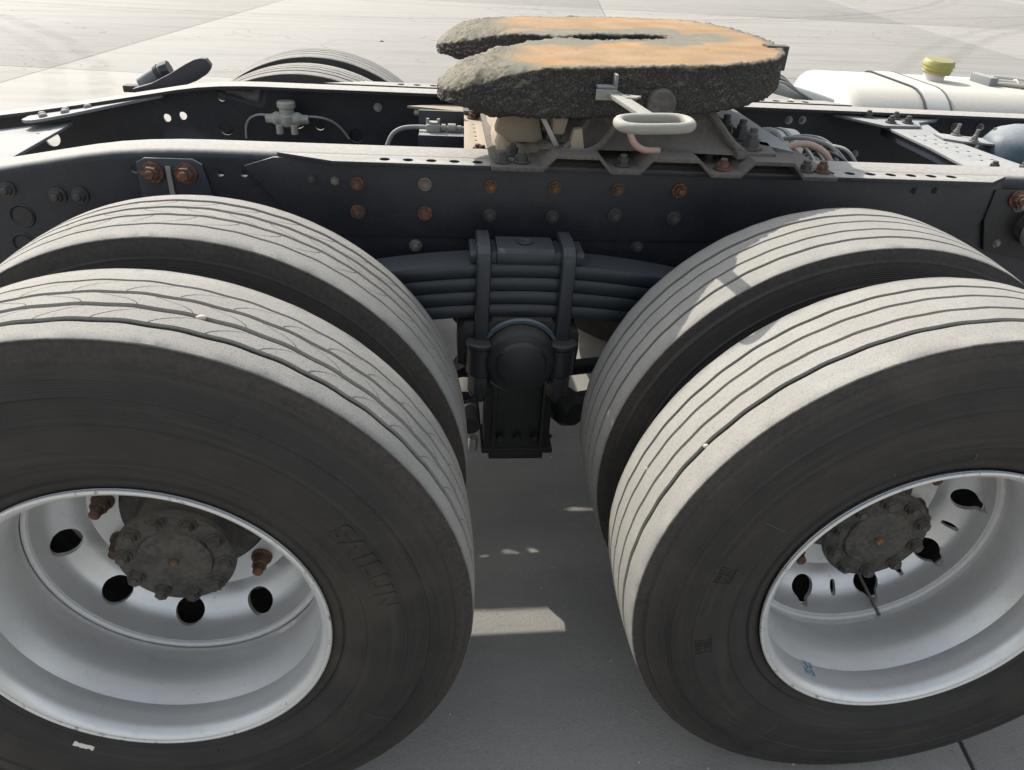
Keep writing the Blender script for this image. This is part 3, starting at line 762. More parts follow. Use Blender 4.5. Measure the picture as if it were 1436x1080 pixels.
for side in (0, 1):
    fy = (lambda y: y) if side == 0 else (lambda y: 2*yc-y)
    def mk(b, name, mat, par, bev=0.0, lab=None):
        b.v = [(x, fy(y), z) for x, y, z in b.v]
        return b.build(name, mat, par, bevel=bev, label=lab)
    sp = empty('leaf_spring', truck, label='dark stack of spring leaves %s' % ('on the near side' if side == 0 else 'on the far side'))
    for i in range(4):
        L = [.665, .60, .52, .45][i]; t0 = .9045-.0330*i; th = .0305
        b = MB(); N = 28
        sec = [(.6545, -.0045), (.6528, -.0150), (.6545, -.0268), (.6575, -th), (.7425, -th), (.7455, -.0268), (.7472, -.0150), (.7455, -.0045), (.7425, 0), (.6575, 0)]
        vs = []
        for q in range(N+1):
            x = -L+2*L*q/N; zz = t0-.27*x*x*(1 if i else 1.0)
            e = 1-max(0, (abs(x)-L+.05)/.05)*.3
            vs += [(.668+x, .70+(y-.70)*e, zz+z) for y, z in sec]
        n = len(sec)
        b.add(vs, [(q*n+k_, q*n+(k_+1) % n, (q+1)*n+(k_+1) % n, (q+1)*n+k_) for q in range(N) for k_ in range(n)]+[tuple(range(n)), tuple(N*n+k_ for k_ in range(n))])
        mk(b, 'leaf', M['spring'], sp)
    # clamp block on top with rounded upper edges, boss in the middle
    cb = MB()
    cb.prism([(.652, .9047), (.649, .916), (.652, .929), (.663, .938), (.737, .938), (.748, .929), (.751, .916), (.748, .9047)], lambda a, b_, c_: (c_, a, b_), .602, .730)
    cb.prism([(.655, .9047), (.655, .923), (.662, .930), (.738, .930), (.745, .923), (.745, .9047)], lambda a, b_, c_: (c_, a, b_), .543, .602)
    cb.prism([(.655, .9047), (.655, .923), (.662, .930), (.738, .930), (.745, .923), (.745, .9047)], lambda a, b_, c_: (c_, a, b_), .730, .797)
    cb.lathe([(.018, 0), (.018, .005), (.014, .006), (.012, .002), (0, .002)], 20, mat=Matrix.Translation((.666, .70, .9378)) @ Matrix.Rotation(PI/2, 4, 'X'))
    mk(cb, 'clamp_block', M['spring'], sp, .002)
    for xb in (.573, .760):
        pth = [(.6335, .700), (.6335, .912), (.639, .932), (.652, .942), (.70, .9445), (.748, .942), (.761, .932), (.7665, .912), (.7665, .700)]
        u = MB(); vs = []
        for (y, z) in pth:
            pass
        n = len(pth); W2 = .0165; T = .011
        prof2 = []
        for i, (y, z) in enumerate(pth):
            a_ = Vector(pth[max(0, i-1)]); c_ = Vector(pth[min(n-1, i+1)]); d = (c_-a_).normalized(); nr = Vector((-d.y, d.x))
            hw_ = W2
            for sx, so in ((-hw_, -.2), (-hw_*.8, 1), (hw_*.8, 1), (hw_, -.2), (hw_, -1), (-hw_, -1)):
                q = Vector((y, z))+nr*T*so*.5
                vs.append((xb+sx, q.x, q.y))
        k6 = 6
        u.add(vs, [(i*k6+j, i*k6+(j+1) % k6, (i+1)*k6+(j+1) % k6, (i+1)*k6+j) for i in range(n-1) for j in range(k6)]+[tuple(range(k6)), tuple((n-1)*k6+j for j in range(k6))])
        for yy in (.6335, .7665):   # flat leg forged down to the threaded round
            r0 = [(-W2, -.0055), (W2, -.0055), (W2, .0055), (-W2, .0055)]
            vs = [(xb+a_, yy+b_, .735) for a_, b_ in r0]+[(xb+a_*.55, yy+b_*1.4, .700) for a_, b_ in r0]+[(xb+a_*.5, yy+b_*1.5, .560) for a_, b_ in r0]
            u.add(vs, [(i, (i+1) % 4, (i+1) % 4+4, i+4) for i in range(4)]+[(i+4, (i+1) % 4+4, (i+1) % 4+8, i+8) for i in range(4)]+[(8, 9, 10, 11)])
        uo = mk(u, 'u_bolt', M['spring'], sp, .0012)
        for yy in (.6335, .7665):
            nb = MB()
            nb.prism([(xb+.0285*math.cos(PI/3*q), yy+.0285*math.sin(PI/3*q)) for q in range(6)], XY, .590, .645)
            nb.lathe([(.027, 0), (.025, .012), (.015, .018), (.014, .028), (0, .028)], 20, mat=Matrix.Translation((xb, yy, .592)) @ Matrix.Rotation(-PI/2, 4, 'X'))
            mk(nb, 'nut', M['black'], uo, .001)
    # trunnion saddle: arch over the hub, ears for the U-bolts
    sd = MB()
    archo = [(.520, .702), (.520, .742), (.535, .760), (.590, .766), (.598, .775), (.735, .775), (.742, .766), (.800, .742), (.803, .702)]
    archi = [(.664+.088*math.cos(a), .683+.088*math.sin(a)) for a in [PI*i/14 for i in range(15)]]
    poly = archo+[(.800, .66), (.775, .645), (.757, .66)]+archi+[(.570, .655), (.548, .645), (.520, .66)]
    sd.plate(poly, [], XZ, .640, .760)
    sd.box(.602, .728, .655, .745, .775, .7725+.0)
    so = mk(sd, 'trunnion_saddle', M['black'], sp, .004)
    for xb in (.573, .760):
        e = MB().lathe([(.032, 0), (.0365, .004), (.0365, .012), (.031, .016), (.012, .016)], 28, mat=Matrix.Translation((xb, .6335, .712)) @ Matrix.Rotation(PI/2, 4, 'X'))
        e.lathe([(.0335, 0), (.0335, .066), (.028, .073), (0, .073)], 28, mat=Matrix.Translation((xb, .6335, .7115)) @ Matrix.Rotation(-PI/2, 4, 'X'))
        mk(e, 'bolt_ear', M['black'], so)
    mk(MB().box(.648, .69, .6365, .6395, .755, .764), 'cast_number', M['bluetank'], so, .001)
    hb = MB().lathe([(0, .577), (.045, .579), (.055, .583), (.060, .592), (.071, .594), (.079, .600), (.084, .612), (.086, .64), (.086, .78), (0, .78)], 56, mat=Matrix.Translation((.664, 0, .683)))
    mk(hb, 'hub_cap', M['black'], so)
    ar = MB().lathe([(.0885, .628), (.096, .628), (.097, .639), (.0885, .639)], 56, True, mat=Matrix.Translation((.664, 0, .683)))
    ar.v = [v for v in ar.v]
    mk(ar, 'seal_ring', M['bluetank'], so)
    # bracket hanging below with the torque-rod pins
    lb = MB()
    lb.plate([(.598, .62), (.598, .335), (.607, .318), (.765, .318), (.775, .335), (.772, .50), (.768, .62)], [], XZ, .745, .835)
    lb.box(.612, .760, .7405, .8, .30, .322)
    lo = mk(lb, 'trunnion_bracket', M['black'], truck, .004, 'black bracket hanging below the trunnion')
    rbv = MB()
    for xx in (.622, .750): rbv.box(xx-.006, xx+.006, .728, .7445, .345, .60)
    mk(rbv, 'side_rib', M['black'], lo, .003)
    mk(MB().box(.592, .785, .742, .86, .318, .334), 'foot_plate', M['black'], lo, .003)
    for xx in (.640, .686, .732):
        mk(MB().lathe([(0, -.016), (.010, -.016), (.010, -.003), (.014, -.003), (.014, 0), (0, 0)], 6, mat=Matrix.Translation((xx, .7445, .375))), 'bolt', M['black'], lo)
    mk(MB().lathe([(0, -.02), (.011, -.02), (.011, -.004), (.016, -.004), (.016, 0), (0, 0)], 6, mat=Matrix.Translation((.776, .80, .336)) @ Matrix.Rotation(PI/2, 4, 'X')), 'bolt', M['darkbolt'], lo)
    pn = MB().lathe([(0, -.055), (.024, -.055), (.026, -.048), (.026, .05), (0, .05)], 24, mat=Matrix.Translation((.562, .80, .405)))
    pn.lathe([(0, -.04), (.034, -.04), (.038, -.03), (.038, .03), (0, .03)], 28, mat=Matrix.Translation((.548, .88, .42)))
    mk(pn, 'rod_bushing', M['blackhose'], lo)
    mk(MB().lathe([(0, -.004), (.011, -.004), (.0135, 0), (.0135, .035), (0, .035)], 18, mat=Matrix.Translation((.571, .78, .340)) @ Matrix.Rotation(-PI/2, 4, 'X')), 'pin', M['alu'], lo)
    blob = MB().lathe([(0, -.05), (.035, -.045), (.05, -.02), (.05, .03), (.03, .05), (0, .05)], 28, mat=Matrix.Translation((.83, .84, .405)) @ Matrix.Rotation(.5, 4, 'Z'))
    blob.tube([(.77, .83, .42), (.86, .86, .40), (1.0, .88, .42)], .035, 14, 2)
    mk(blob, 'rod_bushing', M['black'], lo)

for (x0, y, z, rr_) in ((-.14, 1.04, .835, .128), ):  # unseen drum added to trim the sunlit patch on the ground
    MB().lathe([(0, -.03), (rr_*.6, -.02), (rr_*.95, .01), (rr_, .04), (rr_, .70), (rr_*.95, .73), (rr_*.6, .76), (0, .77)], 36, mat=Matrix.Translation((x0, y, z)) @ Matrix.Rotation(-PI/2, 4, 'Z')).build('added_shade_drum', M['black'], truck, label='black reservoir-shaped drum added unseen between the rails to shade the ground')
# ---- rear closing crossmember (left) with flat gusset
def ztop(x):
    for (a, za), (b_, zb_) in zip(ZT, ZT[1:]):
        if a <= x <= b_: return za+(zb_-za)*(x-a)/(b_-a)
    return 1.085
rc = MB()
rc.plate([(-.98, 1.542), (-.612, 1.542), (-.600, 1.50), (-.600, 1.12), (-.590, .925), (-.98, .925)], [circ(-.655, 1.40, .0055, 10), circ(-.635, 1.43, .0055, 10)], XY, 0, .008)
rc.v = [(x, y, .962+(x+.6)*.16+z) for x, y, z in rc.v]
rco = rc.build('rear_crossmember', M['greyplate'], truck, bevel=.0015, label='grey sheet crossmember closing the rear of the frame')
gu = MB()
xs_ = [-.735, -.715, -.69, -.66, -.60, -.52, -.46, -.40, -.35]; yn = [1.49, 1.465, 1.452, 1.452, 1.468, 1.500, 1.525, 1.545, 1.56]
vs = [(x, y, ztop(x)-.0098) for x, y in zip(xs_, yn)]+[(x, 1.62, ztop(x)-.0098) for x in xs_]; vs += [(x, y, z-.008) for x, y, z in vs]
n = len(xs_); fs = []
for q in range(n-1): fs += [(q, q+1, n+q+1, n+q), (2*n+q, 3*n+q, 3*n+q+1, 2*n+q+1), (q, 2*n+q, 2*n+q+1, q+1), (n+q, n+q+1, 3*n+q+1, 3*n+q)]
fs += [(0, n, 3*n, 2*n), (n-1, 3*n-1, 4*n-1, 2*n-1)]
gu.add(vs, fs)
guo = gu.build('gusset_plate', M['greyplate'], rco)
rv = MB().lathe([(0, -.010), (.006, -.0095), (.0105, -.006), (.0125, 0), (0, 0)], 16).mesh('rivet', M['bolt'], 50)
for x, y in ((-.686, 1.517), (-.668, 1.482), (-.625, 1.535), (-.613, 1.500), (-.560, 1.536)):
    put('rivet', rv, rco, (x, y, ztop(x)-.0096), UP)

# ---- front perforated crossmember (right)
fc = MB()
holes = []
for i in range(7):
    for j in range(2):
        holes.append(circ(1.915+.018*j*2.2+.008*i, 1.34-.043*i+.012*j, .0055, 8))
fc.plate([(1.883, 1.52), (2.060, 1.52), (2.030, 1.40), (2.02, 1.30), (2.05, 1.10), (2.09, .925), (1.865, .925), (1.875, 1.05), (1.885, 1.20)], holes, XY, 1.052, 1.059)
fco = fc.build('front_crossmember', M['greyplate'], truck, bevel=.001, label='perforated plate crossmember between the rails')
fg = MB().plate([(1.765, 1.575), (1.865, 1.435), (1.990, 1.445), (2.015, 1.50), (2.11, 1.555), (2.16, 1.62), (1.765, 1.62)], [], XY, 1.0595, 1.0675)
fgo = fg.build('gusset_plate', M['greyplate'], fco, bevel=.0015)
for x, y in ((1.865, 1.545), (1.905, 1.475), (1.955, 1.540), (1.965, 1.480)): bolt(fco, x, y, 1.068, 'darkbolt', 1.1, UP)
for x, y in ((1.935, .99), (2.015, .985), (1.99, .955)): bolt(fco, x, y, 1.0595, 'darkbolt', 1.1, UP)
tb = MB().plate([(1.99, 1.37), (2.17, 1.30), (2.19, 1.25), (2.165, 1.235), (2.02, 1.27), (1.98, 1.30)], [], XY, 1.0595, 1.066)
tbo = tb.build('tank_bracket', M['greyplate'], fco, bevel=.0015)
for x, y in ((2.045, 1.345), (2.135, 1.305), (2.06, 1.275), (2.155, 1.245)):
    bolt(fco, x, y, 1.066, 'bolt', .9, UP)
    MB().tube([(x, y, 1.066), (x+.003, y, 1.10)], .0055, 8, 1).build('stud', M['bolt'], fco)
MB().box(1.895, 1.901, .93, 1.50, 1.025, 1.0515).build('stiffening_lip', M['navy2'], fco)
# blue-grey air tank lying beside the crossmember
at_ = MB().lathe([(0, -.10), (.04, -.096), (.075, -.08), (.098, -.05), (.105, -.01), (.105, .55), (0, .60)], 40, mat=Matrix.Translation((2.20, 1.27, 1.015)) @ Matrix.Rotation(-PI/2, 4, 'Z') @ Matrix.Rotation(.0, 4, 'X'))
at_.build('air_tank', M['bluetank'], truck, label='blue grey air tank with domed end')

# ---- mounting base under the coupling: corrugated plate
prof = [(.588, 0), (.700, 0), (.727, .030), (.822, .030), (.850, 0), (.915, 0), (.942, .030), (1.045, .030), (1.078, 0), (1.145, 0), (1.172, .030), (1.262, .030), (1.292, 0), (1.372, 0)]
pl = [(x, 1.0875+z) for x, z in prof]; th = .0095
cp = MB().prism(pl+[(x+(.0035 if i % 2 else -.0035)*0, z+th) for i, (x, z) in reversed(list(enumerate(pl)))], XZ, .731, 2*yc-.731)
cpo = cp.build('corrugated_plate', M['cast'], truck, bevel=.0018, label='corrugated mounting plate spanning both rails under the coupling')
for x, y, mt in ((.612, .765, 'darkbolt'), (.655, .768, 'darkbolt'), (.883, .77, 'darkbolt'), (1.112, .765, 'rust'), (1.312, .775, 'darkbolt'), (1.350, .772, 'rust'), (.640, .83, 'darkbolt'), (1.10, .84, 'darkbolt')):
    bolt(cpo, x, y, 1.0972, mt, 1.25, UP)
fp = MB().plate([(1.19, .80), (1.30, .74), (1.395, .745), (1.40, 1.70), (1.19, 1.70)], [], XY, 1.0985, 1.1045)
fp.v = [(x, y, z if x > 1.28 else z+.03) for x, y, z in fp.v]
# clean grey strip of the plate forward of the stand
ap = MB().plate([(1.225, .86), (1.285, .80), (1.300, .93), (1.265, 1.55), (1.215, 1.55)], [], XY, 1.128, 1.134)
ap.build('cover_plate', M['greyplate'], cpo)
# left tan plate between the rails
lp = MB().plate([(.535, .925), (.690, .925), (.700, 1.53), (.552, 1.53)], [circ(.572+.0, 1.02+.045*i, .004, 8) for i in range(7)], XY, 1.048, 1.057)
lpo = lp.build('sand_covered_plate', M['tanplate'], truck, bevel=.002, label='sand coloured plate between the rails behind the coupling stand')
for x, y in ((.572, 1.36), (.578, 1.395), (.580, .975), (.650, .965), (.570, .985)): bolt(lpo, x, y, 1.0575, 'rust', 1.1, UP)
MB().box(.548, .700, 1.40, 1.52, 1.0575, 1.069).build('cross_strip', M['cast'], lpo, bevel=.002)
for x in (.575, .635): bolt(lpo, x, 1.46, 1.0695, 'darkbolt', 1.2, UP)
MB().plate([(.38, 1.50), (.46, 1.53), (.60, 1.55), (.60, 1.46), (.52, 1.46), (.46, 1.48)], [], XY, 1.05, 1.056).build('bent_tab', M['tanplate'], lpo)

N = 26; vs = []; fs = []
for i in range(N+1):
    for j in range(N+1):
        u, v = i/N, j/N
        x = .600+.115*u; y = .84+.50*v
        e = min(u, 1-u, v, 1-v)*6; e = max(0, min(1, e+.5*noise.noise((x*22, y*14, 1))))
        zz = 1.0955+.030*e+.010*noise.noise((x*30, y*22, 5))*e+(.028 if x > .71 else 0)
        vs.append((x, y, zz if e > .02 else 1.085))
fs = [(i*(N+1)+j, (i+1)*(N+1)+j, (i+1)*(N+1)+j+1, i*(N+1)+j+1) for i in range(N) for j in range(N)]
MB().add(vs, fs).build('sand_drift', M['tanplate'], cpo, 60)
# ---- coupling stand (casting)
stn = empty('coupling_stand', truck, label='dusty cast stand carrying the coupling plate')
for sgn, fy in ((1, lambda y: y), (-1, lambda y: 2*yc-y)):
    b = MB(); N = 26
    # sloped apron: bottom wide, top narrow, curved profile
    vs = []
    rows = 8
    for i in range(rows+1):
        t = i/rows; z = 1.122+(1.225-1.122)*t
        xl = .700+.115*t**.7; xr = 1.185-.105*t**.8
        yy = .792+.045*t+.03*math.sin(t*PI)
        for j in range(N+1):
            u = j/N; x = xl+(xr-xl)*u
            vs.append((x, fy(yy+.012*math.sin(u*PI)+.002*noise.noise((x*30, z*40, 2))), z))
    for i in range(rows+1):
        t = i/rows; z = 1.122+(1.225-1.122)*t
        xl = .700+.115*t**.7; xr = 1.185-.105*t**.8
        for j in range(N+1):
            u = j/N; x = xl+(xr-xl)*u; vs.append((x, fy(.92), z))
    n = N+1; o2 = (rows+1)*n; fs = []
    for i in range(rows):
        for j in range(N):
            fs += [(i*n+j, i*n+j+1, (i+1)*n+j+1, (i+1)*n+j), (o2+i*n+j, o2+(i+1)*n+j, o2+(i+1)*n+j+1, o2+i*n+j+1)]
        for j in (0, N): fs.append((i*n+j, (i+1)*n+j, o2+(i+1)*n+j, o2+i*n+j))
    for i in (0, rows): fs += [(i*n+j, i*n+j+1, o2+i*n+j+1, o2+i*n+j) for j in range(N)]
    b.add(vs, fs); b.build('apron', M['cast'], stn)
    # front rib with curved foot
    r_ = MB().tube([(1.078, fy(.85), 1.215), (1.105, fy(.83), 1.185), (1.135, fy(.808), 1.150), (1.165, fy(.795), 1.130), (1.205, fy(.79), 1.1255)], .0095, 8, 4)
    r_.build('rib', M['cast'], stn)
    MB().plate([(1.145, 0), (1.235, 0), (1.255, .10), (1.19, .17), (1.13, .17)], [], lambda a, b_, c_: (a, fy(.775+b_), c_), 1.118, 1.134).build('foot', M['cast'], stn, bevel=.003)
    l_ = MB().tube([(.820, fy(.84), 1.20), (.800, fy(.815), 1.175), (.775, fy(.79), 1.150), (.750, fy(.775), 1.128)], .007, 8, 3)
    l_.tube([(.860, fy(.80), 1.175), (.835, fy(.79), 1.14), (.800, fy(.775), 1.124), (.74, fy(.77), 1.124)], .008, 8, 3)
    l_.build('rib', M['cast'], stn)
    # thin bright blade and angular lugs at the rear of the stand
    MB().plate([(.690, 1.195), (.698, 1.200), (.742, 1.128), (.730, 1.126)], [], XZ, fy(.80), fy(.806)).build('blade', M['alu'], stn, bevel=.001)
    MB().plate([(.725, 1.225), (.745, 1.235), (.760, 1.19), (.752, 1.15), (.725, 1.15)], [], XZ, fy(.812), fy(.85)).build('lug', M['tanplate'], stn, bevel=.003)
    MB().plate([(.768, 1.17), (.785, 1.173), (.795, 1.125), (.758, 1.125)], [], XZ, fy(.775), fy(.80)).build('lug', M['tanplate'], stn, bevel=.003)
    # wide web leaning out of the middle, dusted
    MB().plate([(.640, 1.118), (.715, 1.118), (.700, 1.175), (.655, 1.20), (.615, 1.19), (.600, 1.14)], [], XZ, fy(.86), fy(.90)).build('rear_web', M['tanplate'], stn, bevel=.006)
    for x, y, z in ((1.185, .81, 1.134), (1.190, .895, 1.134), (1.168, .945, 1.134), (.735, .83, 1.1275)):
        bolt(stn, x, fy(y), z, 'darkbolt', 1.75, UP)
        MB().tube([(x, fy(y), z+.02), (x, fy(y), z+.046)], .009, 10, 1).build('stud', M['darkbolt'], stn)
MB().plate([(.82, 1.12), (.80, 1.24), (1.10, 1.24), (1.12, 1.12)], [], XZ, .90, 1.56).build('body', M['cast'], stn)

# ---- coupling plate caked in grease
def grease_plate():
    half = [(1.075, yc), (1.070, 1.212), (1.055, 1.198), (1.02, 1.180), (.885, 1.176), (.84, 1.186), (.808, 1.218), (.78, 1.221), (.745, 1.200), (.70, 1.165), (.65, 1.128), (.61, 1.095), (.57, 1.062), (.53, 1.03), (.495, .99), (.474, .965), (.470, .90),
            (.478, .845), (.498, .800), (.535, .772), (.60, .762), (.75, .770), (.95, .778), (1.08, .792), (1.16, .822), (1.225, .872), (1.275, .945), (1.305, 1.04), (1.318, 1.14), (1.322, yc)]
    full = half + [(x, 2*yc-y) for x, y in reversed(half[1:-1])]
    def zt(x, y):
        z = 1.291+.044*(x-.6)
        if x < .66: z -= 1.0*(.66-x)**2
        return z
    b = MB()
    outer = full
    n = len(outer)
    def zb(x, y):
        d = max(0, (x-1.02)/.3)
        return zt(x, y)-(.104-.026*d)*min(1, .45+max(0, x-.47)/.12*.55)
    b.plate(outer, [], XY, -.104, 0)
    me = b.mesh('p', None, 30)
    bm = bmesh.new(); bm.from_mesh(me)
    o = bpy.data.objects.new('p', me); COL.objects.link(o)
    bm.free()
    r1 = o.modifiers.new('r', 'REMESH'); r1.mode = 'VOXEL'; r1.voxel_size = .0048
    m2 = evaluated(o); bpy.data.objects.remove(o)
    # relax
    bm = bmesh.new(); bm.from_mesh(m2)
    edge_w = {}
    bmesh.ops.smooth_vert(bm, verts=bm.verts, factor=.5, use_axis_x=True, use_axis_y=True, use_axis_z=True)
    bmesh.ops.smooth_vert(bm, verts=bm.verts, factor=.5, use_axis_x=True, use_axis_y=True, use_axis_z=True)
    for v in bm.verts: v.co.z = zt(v.co.x, v.co.y)+v.co.z/.104*(zt(v.co.x, v.co.y)-zb(v.co.x, v.co.y))
    oe = [(Vector((a[0], a[1])), Vector((b_[0], b_[1]))) for a, b_ in zip(full, full[1:]+full[:1])]
    def edge_d(x, y):
        p = Vector((x, y)); best = 9
        for a, b_ in oe:
            ab = b_-a; t = max(0, min(1, (p-a).dot(ab)/ab.length_squared)); best = min(best, (p-a-ab*t).length_squared)
        return math.sqrt(best)
    for v in bm.verts:      # the tips of the horns are rounded off all over
        if v.co.x < .70:
            u = min(1, (.70-v.co.x)/.13); e = max(0, 1-edge_d(v.co.x, v.co.y)/.055)**2*u
            h = zt(v.co.x, v.co.y)-v.co.z; mid = .045
            v.co.z += (-.022 if h < mid else .020)*e*min(1, abs(h-mid)/.03)
    bm.normal_update()
    cols = []; grit = []
    newco = []
    for v in bm.verts:
        x, y, z = v.co; nz_ = v.normal.z
        ht = zt(x, y)
        top = nz_ > .6 and z > ht-.012-.035*max(0, min(1, (.70-x)/.1))
        q = Vector((x, y, z))
        lobe = max(0.0, min(1.0, (.665+.03*noise.noise(q*9)-x)/.07))
        g = 1.0 if not top else lobe
        if top and lobe < .9:
            ed = edge_d(x, y); nn_ = noise.noise(Vector((x*24, y*24, 2)))*.5+.5; nm_ = noise.noise(Vector((x*70, y*70, 3)))*.5+.5
            g = max(g, min(1, max(0, (.006+.020*nn_*nm_*1.6-ed)/.004)))
        # ragged lip hanging over the edge
        n1 = noise.noise(q*38); n2 = noise.noise(q*95+Vector((5, 1, 2))); n3 = noise.noise(q*210); n0 = noise.noise(q*13+Vector((2, 7, 1)))
        n4 = noise.noise(q*150+Vector((9, 2, 2)))
        d = g*(.0020*n1+.0026*n2+.0030*n3+.0022*n4+.0028*n0) + (1-g)*(.0006*n1)
        if g > .5 and not top:
            lip = max(0, 1-(ht-z)/.012)
            d += lip*(.004+.006*noise.noise(Vector((x*45, y*45, 0))))
        if lobe > .3 and nz_ > .2: d += .006*max(0, noise.noise(Vector((x*30, y*9, 3))))*1.4
        newco.append(v.co+v.normal*d)
        # colour of the rubbed top: orange clay vs grey grease
        yy = abs(y-yc)
        f = noise.noise(Vector((x*7, y*10, 0)))*.09+noise.noise(Vector((x*26, y*30, 4)))*.03
        grey = 0.0
        if x < 1.13: grey = 1-min(1, max(0, (yy-(.13+f*1.3+.05*max(0, .85-x)))/.05))      # around the throat
        band = abs(yy-.02-f) if x > 1.1 else 9
        if x > 1.1: grey = max(grey, 1-min(1, max(0, (abs(y-yc+.03+f*.9)-.05)/.05)))*max(0, min(1, (1.27-x)/.06))
        grey = max(grey, min(1, max(0, (.70+f-x)/.09)))
        er = max(0, min(1, (yy-(.435+f*.25))/.015))
        grey = max(grey, er*.8)
        grey = max(grey, min(1, max(0, (x-1.285-f*.2)/.02))*.8)
        og = (.41+.09*n0, .272+.06*n0, .155+.04*n0); gr = (.235, .228, .18)
        c_ = [og[i]*(1-grey)+gr[i]*grey for i in range(3)]
        hot = max(0, noise.noise(Vector((x*5+3, y*12, 9))))*(1-grey)
        c_ = [c_[0]*(1+.25*hot), c_[1]*(1-.02*hot), c_[2]*(1-.4*hot)]
        cols.append((*c_, 1)); 
        # dark wet spots
        ss = noise.noise(Vector((x*42, y*34, 6)))
        if top and ss > .62: g = max(g, .95)
        grit.append(g)
    for v, c_ in zip(bm.verts, newco): v.co = c_
    me3 = bpy.data.meshes.new('grease_layer'); bm.to_mesh(me3); bm.free()
    me3.color_attributes.new('Col', 'FLOAT_COLOR', 'POINT')
    me3.attributes.new('grit', 'FLOAT', 'POINT')
    me3.color_attributes['Col'].data.foreach_set('color', [c_ for t in cols for c_ in t]); me3.attributes['grit'].data.foreach_set('value', grit)
    me3.shade_smooth(); me3.materials.append(M['grease'])
    return me3
cpl = empty('coupling_plate', truck, label='horseshoe coupling plate caked with gritty grease, orange clay on top')
put('greased_plate', grease_plate(), cpl)
MB().tube([(1.00, 1.10, 1.275), (1.06, 1.18, 1.275), (1.07, yc, 1.275), (1.06, 1.285, 1.275), (1.00, 1.36, 1.275)], .012, 10, 4).build('lock_ring', M['alu'], cpl)
MB().box(.70, 1.08, 1.16, 1.30, 1.185, 1.225).build('lock_body', M['black'], cpl, bevel=.004)
MB().lathe([(0, .7595), (.028, .7595), (.031, .7625), (.032, .80), (0, .80)], 36, mat=Matrix.Translation((.950, 0, 1.232))).build('pivot_cap', M['cast'], cpl)
MB().plate([(1.27, .0), (1.325, .0), (1.33, .012), (1.27, .012)], [], lambda a, b_, c_: (a, 1.04+b_*3+0*c_, c_), 1.27, 1.325).build('corner_tab', M['darkbolt'], cpl)
# release handle: bent bracket, flat bar reaching far out over the tyres, ring grip
hd = empty('release_handle', truck, label='pale dusty release handle with an oblong ring grip')
MB().plate([(.803, 1.262), (.845, 1.262), (.845, 1.290), (.839, 1.290), (.839, 1.2665), (.803, 1.2665)], [], XZ, .745, .785).build('keeper', M['greyplate'], hd, bevel=.001)
MB().plate([(.800, 1.240), (.845, 1.240), (.845, 1.2615), (.800, 1.2615)], [], XZ, .741, .7445).build('keeper_face', M['handle'], hd, bevel=.001)
br = MB(); p0 = Vector((.832, .800, 1.252)); p1 = Vector((.870, .580, 1.246))
d_ = (p1-p0).normalized(); sx = Vector((1, .25, 0)).normalized(); sx = (sx-d_*sx.dot(d_)).normalized(); nn = d_.cross(sx)
vs = [p+sx*a_+nn*b_ for p in (p0, p1) for a_, b_ in ((-.0155, -.004), (.0155, -.004), (.0155, .004), (-.0155, .004))]
br.add(vs, [(0, 1, 2, 3), (4, 5, 6, 7)]+[(i, (i+1) % 4, (i+1) % 4+4, i+4) for i in range(4)])
br.build('bar', M['handle'], hd, bevel=.0012)
MB().plate([(.850, .735), (.892, .722), (.875, .70), (.856, .70)], [], XY, 1.2515, 1.2555).build('stop_tab', M['handle'], hd)
rp = []
for i in range(28):
    a = 2*PI*i/28; c_, s_ = math.cos(a), math.sin(a)
    ex = .069*math.copysign(abs(c_)**.55, c_); ey = .042*math.copysign(abs(s_)**.8, s_)
    rp.append((.874+ex, .530+ey+ex*.12, 1.243+ex*.02))
MB().tube(rp, .0102, 12, 2, closed=True).build('ring_grip', M['handle'], hd)
MB().tube([(.888, .79, 1.185), (.893, .775, 1.165), (.905, .77, 1.145), (.93, .775, 1.132), (.965, .785, 1.129)], .0075, 10, 4).build('grease_hose', M['pinkhose'], truck, label='short brownish hose below the release handle')

# ---- valve on the far rail with its two thin hoses
vb = empty('relay_valve', truck, label='pale cast relay valve on the inner side of the far rail')
T = Matrix.Translation((.012, 1.555, .935)) @ Matrix.Rotation(-PI/2, 4, 'X')
MB().lathe([(0, 0), (.022, 0), (.026, .01), (.026, .030), (.022, .034), (.022, .050), (.028, .056), (.028, .068), (.025, .072), (0, .0725)], 28, mat=Matrix.Translation((.012, 1.555, .972)) @ Matrix.Rotation(PI/2, 4, 'X')).build('body', M['alu'], vb, bevel=0)
MB().lathe([(0, .0), (.0245, 0), (.0255, .003), (.0255, .016), (0, .017)], 28, mat=Matrix.Translation((.012, 1.555, 1.027)) @ Matrix.Rotation(PI/2, 4, 'X')).build('cap', M['white'], vb)
for s in (-1, 1):
    MB().lathe([(0, -.03), (.014, -.028), (.02, -.018), (.021, .0), (.014, .012), (.013, .03), (0, .03)], 20, mat=Matrix.Translation((.012+s*.034, 1.555, .992)) @ Matrix.Rotation(s*-PI/2, 4, 'Z')).build('port', M['alu'], vb)
    MB().lathe([(0, 0), (.011, .0), (.011, .026), (0, .026)], 14, mat=Matrix.Translation((.012+s*.022, 1.535, .952)) @ Matrix.Rotation(PI/2, 4, 'X')).build('lug', M['alu'], vb)
MB().box(-.015, .04, 1.56, 1.63, .96, .985).build('mount', M['darkbolt'], vb)
MB().tube([(-.035, 1.555, .998), (-.07, 1.565, 1.000), (-.105, 1.58, .985), (-.125, 1.60, .955), (-.132, 1.612, .915)], .0035, 8, 4).build('thin_hose', M['greyhose'], vb)
MB().tube([(.058, 1.555, .998), (.095, 1.56, 1.000), (.135, 1.57, .990), (.165, 1.59, .965), (.19, 1.61, .925)], .0035, 8, 4).build('thin_hose', M['greyhose'], vb)

